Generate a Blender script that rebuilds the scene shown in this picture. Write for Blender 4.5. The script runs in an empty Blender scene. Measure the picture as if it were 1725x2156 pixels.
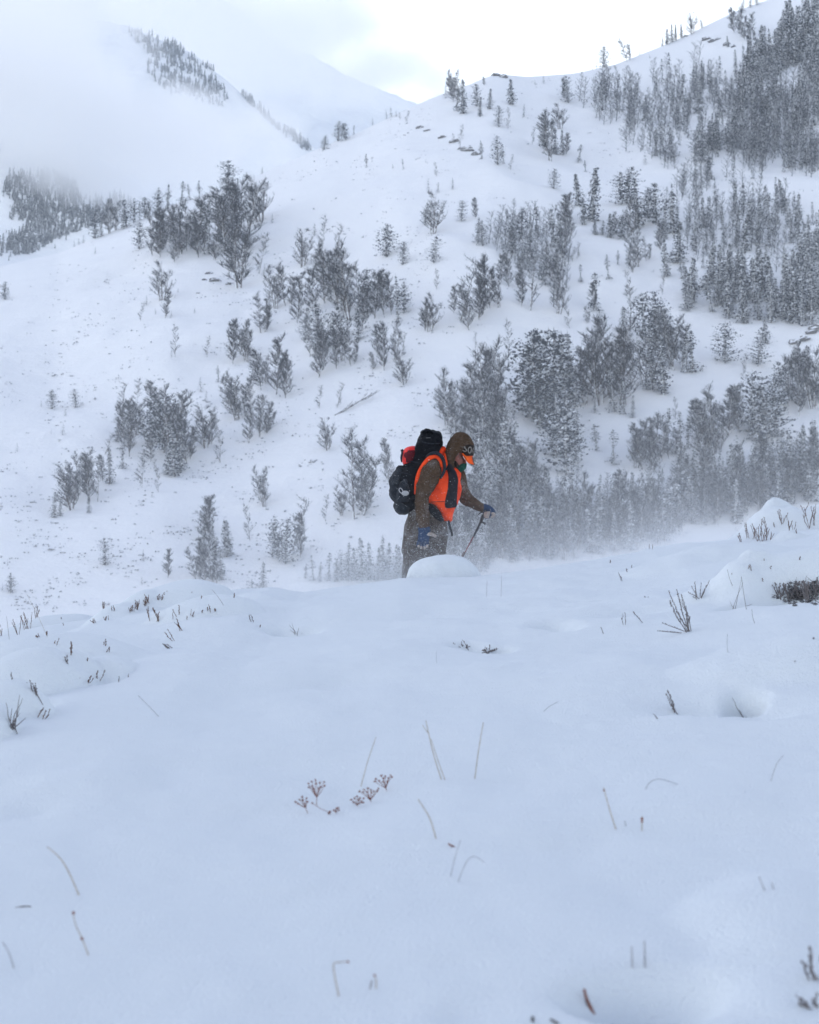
import bpy, math, random
import numpy as np
from mathutils import Vector, Matrix
random.seed(7)
rng = np.random.default_rng(7)
scn = bpy.context.scene
COL = scn.collection
R = math.radians

# ------------------------------------------------------------ camera, sky, sun, exposure
F = 3593.0            # focal length in units of the 1725 x 2156 picture grid used for measuring
PITCH = R(5.0)
cam_d = bpy.data.cameras.new("camera")
cam_d.sensor_fit = 'VERTICAL'; cam_d.sensor_height = 36.0; cam_d.sensor_width = 28.8
cam_d.lens = 60.0
cam_d.clip_start = 0.1; cam_d.clip_end = 20000
cam_d.dof.use_dof = True; cam_d.dof.focus_distance = 14.6; cam_d.dof.aperture_fstop = 5.0
cam = bpy.data.objects.new("camera", cam_d); COL.objects.link(cam)
cam.location = (0, 0, 0); cam.rotation_euler = (R(90) + PITCH, 0, 0)
scn.camera = cam

world = bpy.data.worlds.new("World"); scn.world = world; world.use_nodes = True
SUN_EL, SUN_AZ = R(52), R(-50)     # azimuth measured from +Y (view direction) towards +X
sun_dir = Vector((math.sin(SUN_AZ) * math.cos(SUN_EL), math.cos(SUN_AZ) * math.cos(SUN_EL), math.sin(SUN_EL)))
def build_world():
    nt = world.node_tree; nt.nodes.clear()
    N = nt.nodes.new; L = nt.links.new
    out = N('ShaderNodeOutputWorld')
    sky = N('ShaderNodeTexSky'); sky.sky_type = 'NISHITA'; sky.sun_disc = False
    sky.sun_elevation = SUN_EL; sky.sun_rotation = SUN_AZ
    bg1 = N('ShaderNodeBackground'); bg1.inputs[1].default_value = 0.05
    L(sky.outputs[0], bg1.inputs[0])
    tc = N('ShaderNodeTexCoord'); nrm = N('ShaderNodeVectorMath'); nrm.operation = 'NORMALIZE'; L(tc.outputs['Generated'], nrm.inputs[0])
    sp = N('ShaderNodeSeparateXYZ'); L(nrm.outputs[0], sp.inputs[0])
    # cloud deck: thin and white towards the horizon, thicker and bluer overhead, broken by broad soft shapes
    mp = N('ShaderNodeMapping'); mp.inputs['Scale'].default_value = (1.0, 1.0, 2.0); mp.inputs['Location'].default_value = (SKYX, 0.1, 0.3); L(nrm.outputs[0], mp.inputs[0])
    nz = N('ShaderNodeTexNoise'); nz.inputs['Scale'].default_value = 3.2; nz.inputs['Detail'].default_value = 6; nz.inputs['Roughness'].default_value = 0.5; nz.inputs['Distortion'].default_value = 0.5
    L(mp.outputs[0], nz.inputs['Vector'])
    el = N('ShaderNodeMapRange'); el.interpolation_type = 'SMOOTHSTEP'; el.inputs['From Min'].default_value = 0.20; el.inputs['From Max'].default_value = 0.75; L(sp.outputs['Z'], el.inputs['Value'])
    ad = N('ShaderNodeMath'); ad.operation = 'MULTIPLY_ADD'; L(nz.outputs[0], ad.inputs[0]); ad.inputs[1].default_value = 1.2; ad.inputs[2].default_value = -0.66
    a2 = N('ShaderNodeMath'); a2.operation = 'ADD'; a2.use_clamp = True; L(ad.outputs[0], a2.inputs[0]); L(el.outputs[0], a2.inputs[1])
    mix = N('ShaderNodeMix'); mix.data_type = 'RGBA'
    mix.inputs[6].default_value = SKY_LOW
    mix.inputs[7].default_value = SKY_HIGH
    L(a2.outputs[0], mix.inputs[0])
    bg2 = N('ShaderNodeBackground'); bg2.inputs[1].default_value = 1.0
    # the hidden sun leaves its half of the cloud deck brighter than the opposite half
    dt = N('ShaderNodeVectorMath'); dt.operation = 'DOT_PRODUCT'; L(nrm.outputs[0], dt.inputs[0]); dt.inputs[1].default_value = (-0.25, 0.97, 0)
    dm = N('ShaderNodeMath'); dm.operation = 'MULTIPLY_ADD'; L(dt.outputs['Value'], dm.inputs[0]); dm.inputs[1].default_value = 0.13; dm.inputs[2].default_value = 0.91
    L(mix.outputs[2], bg2.inputs[0]); L(dm.outputs[0], bg2.inputs[1])
    add = N('ShaderNodeAddShader'); L(bg1.outputs[0], add.inputs[0]); L(bg2.outputs[0], add.inputs[1])
    L(add.outputs[0], out.inputs[0])
SKY_LOW = (1.40, 1.44, 1.46, 1); SKY_HIGH = (0.0, 0.05, 0.215, 1); SKYX = 0.4
build_world()

sun_d = bpy.data.lights.new("sun", 'SUN'); sun_d.energy = 0.6; sun_d.angle = R(60); sun_d.color = (1.0, 0.985, 0.96)
sun = bpy.data.objects.new("sun", sun_d); COL.objects.link(sun)
sun.rotation_euler = (-sun_dir).to_track_quat('-Z', 'Y').to_euler()

vs = scn.view_settings
vs.view_transform = 'Standard'; vs.look = 'None'; vs.exposure = 0.14; vs.gamma = 1.0; vs.use_curve_mapping = False
scn.cycles.volume_bounces = 8
scn.cycles.max_bounces = 10; scn.cycles.diffuse_bounces = 2; scn.cycles.transparent_max_bounces = 16

# ------------------------------------------------------------ measuring helpers
def ray(X, Y):
    """picture-grid point -> (u, e) with direction (u, 1, e)"""
    cx = (X - 862.5) / F; cz = (1078.1 - Y) / F
    dy = math.cos(PITCH) - cz * math.sin(PITCH); dz = math.sin(PITCH) + cz * math.cos(PITCH)
    return cx / dy, dz / dy
def at(X, Y, d):
    u, e = ray(X, Y); return Vector((u * d, d, e * d))

def _hash(ix, iy, seed):
    h = (ix.astype(np.int64) * 374761393 + iy.astype(np.int64) * 668265263 + seed * 1442695041) & 0xffffffff
    h = ((h ^ (h >> 13)) * 1274126177) & 0xffffffff
    return ((h ^ (h >> 16)) & 0xffff) / 65535.0
def vnoise(x, y, seed=0):
    x = np.asarray(x, float); y = np.asarray(y, float)
    ix = np.floor(x); iy = np.floor(y); fx = x - ix; fy = y - iy
    fx = fx * fx * fx * (fx * (fx * 6 - 15) + 10); fy = fy * fy * fy * (fy * (fy * 6 - 15) + 10)
    a = _hash(ix, iy, seed); b = _hash(ix + 1, iy, seed); c = _hash(ix, iy + 1, seed); d = _hash(ix + 1, iy + 1, seed)
    return (a + (b - a) * fx) * (1 - fy) + (c + (d - c) * fx) * fy
def fbm(x, y, seed=0, oct=4, gain=0.5):
    s = 0; a = 1; t = 0
    for k in range(oct):
        s = s + a * (vnoise(x * 2**k + 17.3 * k, y * 2**k - 9.1 * k, seed + k) - 0.5) * 2; t += a; a *= gain
    return s / t
def sstep(a, b, x):
    t = np.clip((np.asarray(x, float) - a) / (b - a), 0, 1); return t * t * (3 - 2 * t)

# ------------------------------------------------------------ object helpers
def tag(o, label=None, cat=None, group=None, kind=None):
    if label: o['label'] = label
    if cat: o['category'] = cat
    if group: o['group'] = group
    if kind: o['kind'] = kind
    return o
def empty(name, loc=(0, 0, 0), label=None, cat=None, group=None):
    o = bpy.data.objects.new(name, None); COL.objects.link(o); o.location = loc
    o.empty_display_size = 0.1
    return tag(o, label, cat, group)
def mesh_np(name, verts, faces, mat, parent=None, smooth=False):
    me = bpy.data.meshes.new(name)
    verts = np.asarray(verts, np.float32)
    if isinstance(faces, np.ndarray):
        k = faces.shape[1]; n = len(faces)
        me.vertices.add(len(verts)); me.vertices.foreach_set('co', verts.ravel())
        me.loops.add(n * k); me.loops.foreach_set('vertex_index', faces.astype(np.int32).ravel())
        me.polygons.add(n); me.polygons.foreach_set('loop_start', np.arange(0, n * k, k, dtype=np.int32))
        me.update(calc_edges=True)
    else:
        me.from_pydata([tuple(map(float, v)) for v in verts], [], faces); me.update()
    if smooth: me.polygons.foreach_set('use_smooth', np.ones(len(me.polygons), bool))
    if mat: me.materials.append(mat)
    o = bpy.data.objects.new(name, me); COL.objects.link(o)
    if parent: o.parent = parent
    return o
class MB:
    """collects simple solids into one mesh"""
    def __init__(s): s.v = []; s.f = []
    def tube(s, pts, rad, n=5, cap=True, flat=1.0):
        pts = [Vector(p) for p in pts]; base = len(s.v)
        if not isinstance(rad, (list, tuple)): rad = [rad] * len(pts)
        up = Vector((0.13, 0.31, 0.94)).normalized(); prev = None
        for i, p in enumerate(pts):
            t = (pts[min(i + 1, len(pts) - 1)] - pts[max(i - 1, 0)]).normalized()
            a = up if prev is None else prev
            if abs(t.dot(a)) > 0.97: a = Vector((1, 0.1, 0))
            x = (a - t * a.dot(t)).normalized(); prev = x; y = t.cross(x)
            for k in range(n):
                an = 2 * math.pi * k / n
                s.v.append(p + x * (rad[i] * math.cos(an)) + y * (rad[i] * math.sin(an) * flat))
        for i in range(len(pts) - 1):
            for k in range(n):
                a = base + i * n + k; b = base + i * n + (k + 1) % n
                s.f.append((a, b, b + n, a + n))
        if cap:
            s.f.append(tuple(base + k for k in range(n))[::-1])
            s.f.append(tuple(base + (len(pts) - 1) * n + k for k in range(n)))
    def cone(s, a, b, r, n=3):
        a = Vector(a); b = Vector(b); t = (b - a).normalized()
        h = Vector((0, 0, 1)) if abs(t.z) < 0.9 else Vector((1, 0, 0))
        x = t.cross(h).normalized(); y = t.cross(x); base = len(s.v)
        for k in range(n):
            an = 2 * math.pi * k / n
            s.v.append(a + x * r * math.cos(an) + y * r * math.sin(an))
        s.v.append(b)
        for k in range(n): s.f.append((base + k, base + (k + 1) % n, base + n))
    def blob(s, c, ax, ay, az, jit=0.0):
        """squashed octahedron; ax, ay, az are half-axis vectors"""
        c = Vector(c); base = len(s.v)
        for d in (ax, -ax, ay, -ay, az, -az):
            s.v.append(c + d * (1 + random.uniform(-jit, jit)))
        for f in ((0, 2, 4), (2, 1, 4), (1, 3, 4), (3, 0, 4), (2, 0, 5), (1, 2, 5), (3, 1, 5), (0, 3, 5)):
            s.f.append(tuple(base + k for k in f))
    def sphere(s, c, r, n=8, m=6, sc=(1, 1, 1)):
        c = Vector(c); base = len(s.v)
        s.v.append(c + Vector((0, 0, r * sc[2])))
        for i in range(1, m):
            for k in range(n):
                th = math.pi * i / m; ph = 2 * math.pi * k / n
                s.v.append(c + Vector((math.sin(th) * math.cos(ph) * r * sc[0], math.sin(th) * math.sin(ph) * r * sc[1], math.cos(th) * r * sc[2])))
        s.v.append(c - Vector((0, 0, r * sc[2])))
        for k in range(n): s.f.append((base, base + 1 + k, base + 1 + (k + 1) % n))
        for i in range(m - 2):
            for k in range(n):
                a = base + 1 + i * n + k; b = base + 1 + i * n + (k + 1) % n
                s.f.append((a, a + n, b + n, b))
        e = base + 1 + (m - 1) * n
        for k in range(n): s.f.append((e, base + 1 + (m - 2) * n + (k + 1) % n, base + 1 + (m - 2) * n + k))
    def build(s, name, mat, parent=None, smooth=False):
        me = bpy.data.meshes.new(name); me.from_pydata([tuple(v) for v in s.v], [], s.f); me.update()
        if smooth: me.polygons.foreach_set('use_smooth', np.ones(len(me.polygons), bool))
        me.materials.append(mat)
        o = bpy.data.objects.new(name, me); COL.objects.link(o)
        if parent: o.parent = parent
        return o

# ------------------------------------------------------------ materials
def mat_new(name):
    m = bpy.data.materials.new(name); m.use_nodes = True
    nt = m.node_tree; b = nt.nodes['Principled BSDF']
    return m, nt, b, nt.nodes.new, nt.links.new
def cloth_mat(name, c1, c2, scale=60, rough=0.85, bump=0.3, stretch=(1, 1, 1), snow=0.0, detail=4, crease=0.0):
    m, nt, b, N, L = mat_new(name)
    tc = N('ShaderNodeTexCoord'); mp = N('ShaderNodeMapping'); mp.inputs['Scale'].default_value = stretch
    L(tc.outputs['Object'], mp.inputs[0])
    nz = N('ShaderNodeTexNoise'); nz.inputs['Scale'].default_value = scale; nz.inputs['Detail'].default_value = detail
    L(mp.outputs[0], nz.inputs['Vector'])
    mr = N('ShaderNodeMapRange'); mr.inputs['From Min'].default_value = 0.35; mr.inputs['From Max'].default_value = 0.65; L(nz.outputs[0], mr.inputs['Value'])
    mix = N('ShaderNodeMix'); mix.data_type = 'RGBA'
    mix.inputs[6].default_value = (*c1, 1); mix.inputs[7].default_value = (*c2, 1); L(mr.outputs[0], mix.inputs[0])
    col = mix.outputs[2]
    if snow > 0:      # fine rime and snow grains stuck in the weave
        n2 = N('ShaderNodeTexNoise'); n2.inputs['Scale'].default_value = 260; n2.inputs['Detail'].default_value = 5; n2.inputs['Roughness'].default_value = .7
        n3 = N('ShaderNodeTexNoise'); n3.inputs['Scale'].default_value = 7; n3.inputs['Detail'].default_value = 3
        L(tc.outputs['Object'], n2.inputs['Vector']); L(tc.outputs['Object'], n3.inputs['Vector'])
        ad = N('ShaderNodeMath'); ad.operation = 'MULTIPLY_ADD'; L(n3.outputs[0], ad.inputs[0]); ad.inputs[1].default_value = 0.35; L(n2.outputs[0], ad.inputs[2])
        m2 = N('ShaderNodeMapRange'); m2.inputs['From Min'].default_value = 0.80 - snow * 0.25; m2.inputs['From Max'].default_value = 0.90 - snow * 0.2
        m2.inputs['To Max'].default_value = 0.75; L(ad.outputs[0], m2.inputs['Value'])
        mx = N('ShaderNodeMix'); mx.data_type = 'RGBA'; L(m2.outputs[0], mx.inputs[0]); L(col, mx.inputs[6]); mx.inputs[7].default_value = (0.7, 0.73, 0.78, 1)
        col = mx.outputs[2]
    L(col, b.inputs['Base Color']); b.inputs['Roughness'].default_value = rough
    b.inputs['Specular IOR Level'].default_value = 0.12
    bp = N('ShaderNodeBump'); bp.inputs['Strength'].default_value = bump; bp.inputs['Distance'].default_value = 0.004
    n4 = N('ShaderNodeTexNoise'); n4.inputs['Scale'].default_value = scale * 2.5; L(mp.outputs[0], n4.inputs['Vector']); L(n4.outputs[0], bp.inputs['Height'])
    # broad creases of worn cloth
    m5 = N('ShaderNodeMapping'); m5.inputs['Scale'].default_value = (1.0, 1.0, 1.9); m5.inputs['Rotation'].default_value = (0, R(25), 0); L(tc.outputs['Object'], m5.inputs[0])
    n5 = N('ShaderNodeTexNoise'); n5.inputs['Scale'].default_value = 11; n5.inputs['Detail'].default_value = 3; n5.inputs['Distortion'].default_value = 1.2; L(m5.outputs[0], n5.inputs['Vector'])
    b2 = N('ShaderNodeBump'); b2.inputs['Strength'].default_value = crease; b2.inputs['Distance'].default_value = .05; L(n5.outputs[0], b2.inputs['Height']); L(bp.outputs[0], b2.inputs['Normal']); L(b2.outputs[0], b.inputs['Normal'])
    return m
def snow_mat(name, s1, s2, dist, strength=0.5, col=(0.84, 0.865, 0.90)):
    m, nt, b, N, L = mat_new(name)
    geo = N('ShaderNodeNewGeometry')
    n1 = N('ShaderNodeTexNoise'); n1.inputs['Scale'].default_value = s1; n1.inputs['Detail'].default_value = 6; n1.inputs['Roughness'].default_value = 0.6
    n2 = N('ShaderNodeTexNoise'); n2.inputs['Scale'].default_value = s2; n2.inputs['Detail'].default_value = 3
    mp = N('ShaderNodeMapping'); mp.inputs['Rotation'].default_value = (0, 0, R(20)); mp.inputs['Scale'].default_value = (0.35, 1, 1)
    L(geo.outputs['Position'], mp.inputs[0])
    L(mp.outputs[0], n1.inputs['Vector']); L(geo.outputs['Position'], n2.inputs['Vector'])
    ad = N('ShaderNodeMath'); ad.operation = 'MULTIPLY_ADD'; L(n2.outputs[0], ad.inputs[0]); ad.inputs[1].default_value = 0.25; L(n1.outputs[0], ad.inputs[2])
    bp = N('ShaderNodeBump'); bp.inputs['Strength'].default_value = strength; bp.inputs['Distance'].default_value = dist
    L(ad.outputs[0], bp.inputs['Height']); L(bp.outputs[0], b.inputs['Normal'])
    b.inputs['Base Color'].default_value = (*col, 1); b.inputs['Roughness'].default_value = 0.9
    b.inputs['Specular IOR Level'].default_value = 0.15
    return m
M_snow = snow_mat("snow_foreground", 5.0, 110.0, 0.03, 0.9, (0.765, 0.82, 0.865))  # darker than hill snow: the near slope's dimmer light is put into its colour
M_hillsnow = snow_mat("snow_hillside", 0.10, 1.2, 1.5, 0.6, (0.90, 0.915, 0.935))
M_farsnow = snow_mat("snow_far", 0.012, 0.09, 14.0, 0.6, (0.89, 0.91, 0.935))
def snowy_mat(name, base, base2, thr, soft, nscale, snowc=(0.80, 0.83, 0.88), wz=0.55, wind=(-0.5, -0.5, 0.0)):
    """bark or needles with snow plastered on upper and windward faces"""
    m, nt, b, N, L = mat_new(name)
    geo = N('ShaderNodeNewGeometry')
    d = N('ShaderNodeVectorMath'); d.operation = 'DOT_PRODUCT'; L(geo.outputs['True Normal'], d.inputs[0]); d.inputs[1].default_value = (wind[0], wind[1], wz)
    nz = N('ShaderNodeTexNoise'); nz.inputs['Scale'].default_value = nscale; nz.inputs['Detail'].default_value = 3
    L(geo.outputs['Position'], nz.inputs['Vector'])
    ma = N('ShaderNodeMath'); ma.operation = 'MULTIPLY_ADD'; L(nz.outputs[0], ma.inputs[0]); ma.inputs[1].default_value = 1.6; L(d.outputs['Value'], ma.inputs[2])
    mr = N('ShaderNodeMapRange'); mr.inputs['From Min'].default_value = thr; mr.inputs['From Max'].default_value = thr + soft; L(ma.outputs[0], mr.inputs['Value'])
    n2 = N('ShaderNodeTexNoise'); n2.inputs['Scale'].default_value = nscale * 0.4; L(geo.outputs['Position'], n2.inputs['Vector'])
    mx = N('ShaderNodeMix'); mx.data_type = 'RGBA'; mx.inputs[6].default_value = (*base, 1); mx.inputs[7].default_value = (*base2, 1); L(n2.outputs[0], mx.inputs[0])
    mx2 = N('ShaderNodeMix'); mx2.data_type = 'RGBA'; L(mr.outputs[0], mx2.inputs[0]); L(mx.outputs[2], mx2.inputs[6]); mx2.inputs[7].default_value = (*snowc, 1)
    L(mx2.outputs[2], b.inputs['Base Color']); b.inputs['Roughness'].default_value = 0.9; b.inputs['Specular IOR Level'].default_value = 0.1
    return m
M_needle = snowy_mat("snow_dusted_needles", (0.015, 0.026, 0.037), (0.026, 0.038, 0.050), 1.18, 0.20, 0.9)
M_bark = snowy_mat("rimed_bark", (0.065, 0.050, 0.044), (0.10, 0.08, 0.07), 1.1, 0.3, 2.0)
M_twig = snowy_mat("rimed_twigs", (0.022, 0.028, 0.038), (0.044, 0.050, 0.062), 1.32, 0.30, 1.6)
M_rock = snowy_mat("snowy_rock", (0.10, 0.10, 0.11), (0.20, 0.20, 0.20), 1.15, 0.15, 1.2, wz=0.9, wind=(-0.2, 0, 0))
M_sage = snowy_mat("hill_sagebrush", (0.20, 0.21, 0.23), (0.34, 0.35, 0.37), 1.0, 0.4, 3.0)
# ============================================================ TERRAIN
# ---- near snow slope
CREST_D = 13.5
_cx = np.array([-400, -100, 0, 80, 200, 265, 480, 520, 570, 610, 640, 700, 780, 845, 1000, 1050, 1150, 1250, 1340, 1370, 1450, 1550, 1650, 1725, 1900, 2300.])
_cy = np.array([1420, 1360, 1342, 1325, 1300, 1275, 1247, 1243, 1240, 1247, 1250, 1243, 1232, 1222, 1220, 1212, 1196, 1182, 1166, 1155, 1142, 1136, 1130, 1122, 1100, 1060.])
_ch = np.array([ray(862.5, y)[1] for y in _cy]) * CREST_D
_cxx = (_cx - 862.5) / F * CREST_D / math.cos(PITCH)
VALLEY = -22.0
def fg_base(x, y):
    x = np.asarray(x, float); y = np.asarray(y, float)
    zc = np.interp(x, _cxx, _ch)
    z0 = -1.17 + 0.03 * x
    t = y / CREST_D
    z = z0 + (zc - z0) * t
    d = np.clip(y - CREST_D, 0, None)
    sl = zc / CREST_D
    zb = zc + sl * d - 0.10 * d**2 / (1 + 0.12 * d)
    zb = np.maximum(zb, VALLEY + 1.0 * np.exp(-d / 30))
    return np.where(y <= CREST_D, z, zb)
def gp(X, Y, surf=None):
    """picture point on the near slope -> world point"""
    surf = surf or fg_base
    u, e = ray(X, Y)
    ys = np.linspace(0.8, CREST_D + 0.6, 1400)
    dd = e * ys - surf(u * ys, ys)
    k = np.argmax(dd <= 0) if (dd <= 0).any() else len(ys) - 1
    y = ys[k]
    return np.array([u * y, y, float(surf(np.array([u * y]), np.array([y]))[0])])
# humps and hollows: picture X, Y of the centre's foot, radius across, radius along view, height, edge power, extra depth shift
BUMPS = [
    (95, 1400, .62, .55, .15, 1.1, 0), (70, 1452, .33, .34, .19, .75, 0), (10, 1520, .24, .26, .17, .7, 0), (-40, 1560, .16, .2, .13, .7, 0),
    (205, 1425, .20, .3, .09, .8, 0),
    (372, 1268, .46, .45, .17, .8, 0), (430, 1300, .42, .4, .12, .8, 0), (250, 1290, .3, .35, .08, 1, 0), (100, 1318, .5, .4, .14, .9, 0), (545, 1262, .3, .3, .04, 1, 0),
    (600, 1290, .5, .5, .05, 1.4, 0),
    (1760, 1112, .82, .6, .27, .62, .2), (1610, 1128, .35, .35, .12, .8, 0), (1560, 1165, .5, .5, .08, 1.2, 0), (1420, 1185, .4, .4, .06, 1, 0),
    (1800, 1225, 1.15, .5, .22, .9, 0), (1850, 1395, .95, .5, .17, 1.0, 0), (1600, 1220, .3, .3, .08, 1, 0), (1545, 1250, .18, .2, .06, 1, 0),
    (1640, 1930, .28, .5, .06, 1.5, 0), (1640, 2060, .22, .3, .03, 1.5, 0),
    (1080, 1270, .7, .6, .05, 1.5, 0), (760, 1290, .8, .7, .04, 1.5, 0), (1250, 1420, .9, .9, .06, 1.5, 0), (500, 1420, .9, 1.0, .05, 1.5, 0),
    (1640, 1108, .13, .14, .07, .9, .1), (1600, 1135, .16, .14, .06, .9, .1), (1668, 1140, .15, .13, .07, .9, .1), (1590, 1240, .12, .12, .06, .9, 0), (1625, 1215, .12, .12, .06, .9, 0), (1670, 1205, .14, .1, .05, .9, 0),
    (980, 1740, .5, .35, .02, 1.5, 0), (1430, 1700, .4, .4, .025, 1.5, 0), (200, 1650, .3, .4, .03, 1.5, 0),
]
PITS = [
    (1690, 1250, .25, .30, -.30, .8), (1640, 1262, .16, .18, -.16, .9), (1562, 1272, .13, .10, -.11, .7), (1500, 1262, .08, .1, -.04, 1),
    (1030, 1366, .11, .13, -.18, .7), (975, 1360, .085, .11, -.13, .8), (1560, 1478, .085, .13, -.26, .8), (1610, 1500, .22, .25, -.08, 1.4), (1455, 1488, .22, .2, -.09, 1.1),
    (622, 1330, .14, .13, -.11, 1.0), (590, 1328, .12, .12, -.08, 1.1), (1160, 1318, .13, .13, -.11, 1.0), (1190, 1322, .10, .1, -.07, 1.1), (900, 1300, .25, .2, -.05, 1.3), (1330, 1290, .3, .2, -.06, 1.2), (700, 1440, .35, .3, -.05, 1.4),
    (1706, 1112, .09, .12, -.12, .9), (1655, 1125, .06, .1, -.06, .9),
    (330, 1262, .22, .12, -.10, 1), (190, 1437, .16, .16, -.08, 1), (80, 1490, .08, .1, -.1, 1), (60, 1700, .12, .15, -.02, 1.2),
    (1352, 2085, .16, .13, -.15, .7), (1000, 2100, .1, .1, -.01, 1), (975, 2110, .06, .05, -.012, 1),
]
_B = []
for (X, Y, rx, ry, h, p, dz) in BUMPS:
    g = gp(X, Y); _B.append((g[0], g[1] + dz, rx, ry, h, p))
for (X, Y, rx, ry, h, p) in PITS:
    g = gp(X, Y); _B.append((g[0], g[1], rx, ry, h, p))
_B.append(((930 - 862.5) / F * 13.95, 13.95, .315, .28, .205, .42))       # the round hump in front of the hiker
def fg_z(x, y):
    x = np.asarray(x, float); y = np.asarray(y, float)
    z = fg_base(x, y)
    wx = x + 0.05 * fbm(x * 3, y * 3, 5, 3); wy = y + 0.06 * fbm(x * 2.6, y * 2.6, 9, 3)
    for (bx, by, rx, ry, h, p) in _B:
        r2 = ((wx - bx) / rx)**2 + ((wy - by) / ry)**2
        if h > 0:
            q = np.clip(1 - r2, 0, 1)**p; q = q * (1 - np.exp(-q * 6)) / (1 - math.exp(-6))
            z = z + h * q
        else:
            z = z + h * np.exp(-r2**(1.0 / p) * 1.6)
    fade = sstep(0.5, 3, y)
    z = z + fade * (0.045 * fbm(x * 0.9, y * 0.7, 21, 3) + 0.016 * fbm(x * 2.4 + y * .8, y * 1.5, 27, 3) + 0.007 * fbm(x * 6, y * 3.5, 31, 3)) * np.where(y < CREST_D + 2, 1, 1)
    far = sstep(CREST_D + 2, CREST_D + 14, y)
    return z + far * 1.2 * fbm(x * .08, y * .08, 41, 4)
def grid_mesh(name, X, Y, Z, mat):
    n, m = X.shape
    v = np.stack([X.ravel(), Y.ravel(), Z.ravel()], 1)
    i = np.arange(n * m).reshape(n, m)
    f = np.stack([i[:-1, :-1].ravel(), i[:-1, 1:].ravel(), i[1:, 1:].ravel(), i[1:, :-1].ravel()], 1)
    return mesh_np(name, v, f, mat, smooth=True)
_xi = np.linspace(-1, 1, 520); _gx = np.sign(_xi) * (np.abs(_xi) * 4.2 + np.abs(_xi)**7 * 60)
_gy = np.concatenate([np.linspace(-14, 1.8, 24)[:-1], np.linspace(1.8, 15.6, 520), 15.6 + 60 * np.linspace(0, 1, 70)[1:]**1.7])
GX, GY = np.meshgrid(_gx, _gy)
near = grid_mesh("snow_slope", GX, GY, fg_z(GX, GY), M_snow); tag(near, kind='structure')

# ---- the mountainside across the valley
_rx = np.array([-700, -300, 0, 50, 125, 190, 280, 370, 450, 520, 600, 670, 750, 810, 862, 927, 987, 1032, 1062, 1112, 1212, 1297, 1392, 1452, 1512, 1562, 1627, 1725, 1950, 2300.])
_ry = np.array([640, 585, 562, 550, 533, 505, 470, 430, 403, 378, 344, 313, 281, 252, 227, 200, 179, 160, 157, 162, 155, 137, 100, 75, 45, 22, 0, -55, -140, -240.])
_ru = np.array([ray(x, 500)[0] for x in _rx]); _re = np.array([ray(862.5, y)[1] for y in _ry])
def sm_interp(u):
    return (np.interp(u - .002, _ru, _re) + np.interp(u, _ru, _re) * 2 + np.interp(u + .002, _ru, _re)) / 4
def ridge(u):
    u = np.asarray(u, float)
    Yr = np.interp(u, [-.45, -.24, -.1, .03, .12, .24, .45], [500, 540, 590, 610, 650, 700, 760])
    Yb = np.interp(u, [-.45, 0, .24, .45], [150, 185, 215, 240])
    return sm_interp(u), Yr, Yb
def hill_z(u, y):
    u = np.asarray(u, float); y = np.asarray(y, float)
    er, Yr, Yb = ridge(u)
    zr = er * Yr; s = (y - Yb) / (Yr - Yb); sc = np.clip(s, 0, 1)
    z = VALLEY + (zr - VALLEY) * sc
    x = u * y
    win = np.clip(4 * sc * (1 - sc), 0, 1)
    # shallow gullies running down to the lower left
    g = fbm((x + 0.35 * y) / 85.0, y / 260.0, 3, 3); g2 = fbm(x / 26., y / 34., 8, 4)
    z = z + win * (9.0 * g + 2.2 * g2) + 0.5 * sstep(0, .08, sc) * fbm(x / 9., y / 9., 12, 3) * win**.3
    back = np.clip(y - Yr, 0, None)
    z = np.where(y > Yr, zr - 0.35 * back - 0.0008 * back**2, z)
    low = np.clip(Yb - y, 0, None)
    return z + np.where(y < Yb, 1.0 * fbm(x / 20, y / 20, 77, 3) * np.clip(low / 30, 0, 1), 0)
U, S = np.meshgrid(np.linspace(-.50, .50, 560), np.concatenate([np.linspace(-.42, 0, 14)[:-1], np.linspace(0, 1, 330), 1 + np.linspace(0, 1, 14)[1:]**1.5 * .5]))
_er, _Yr, _Yb = ridge(U); HY = _Yb + (_Yr - _Yb) * S
hill = grid_mesh("hillside", U * HY, HY, hill_z(U, HY), M_hillsnow); tag(hill, kind='structure')
_er_s = None
def hill_hit(X, Y):
    """picture point -> point on the mountainside (clamped to the ridge)"""
    u, e = ray(X, Y)
    er, Yr, Yb = [float(a) for a in ridge(u)]
    ys = np.linspace(Yb - 10, Yr - 0.5, 700)
    d = e * ys - hill_z(np.full_like(ys, u), ys)
    k = np.argmax(d <= 0) if (d <= 0).any() else len(ys) - 1
    if e * ys[k] - hill_z(u, ys[k]) > 0.5: k = len(ys) - 1
    y = ys[k]
    return Vector((u * y, y, float(hill_z(u, y))))

# ---- the lower wooded slope beyond, far left
def lens_surface(name, us, rows, mat, noise, seed):
    """rows: list of (distance, elevation-curve) giving a slope between them"""
    pass
def slope2_z(x, y):
    # rises to the upper left, falls towards the right
    u = x / y
    e_top = np.interp(u, np.array([ray(a, 500)[0] for a in (-500, 0, 120, 260, 420, 520, 700)]), np.array([ray(862.5, b)[1] for b in (60, 195, 270, 360, 460, 520, 600)]))
    Yt, Yb_ = 1350.0, 700.0
    zt = e_top * Yt; zb = 60.0
    s = np.clip((y - Yb_) / (Yt - Yb_), 0, 1)
    z = zb + (zt - zb) * s + 14 * np.clip(4 * s * (1 - s), 0, 1) * fbm(x / 120, y / 160, 51, 4)
    return z - np.clip(y - Yt, 0, None) * 0.4
U2, Y2 = np.meshgrid(np.linspace(-.48, .02, 150), np.linspace(640, 1500, 130))
s2 = grid_mesh("wooded_slope", U2 * Y2, Y2, slope2_z(U2 * Y2, Y2), M_farsnow); tag(s2, kind='structure')
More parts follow.
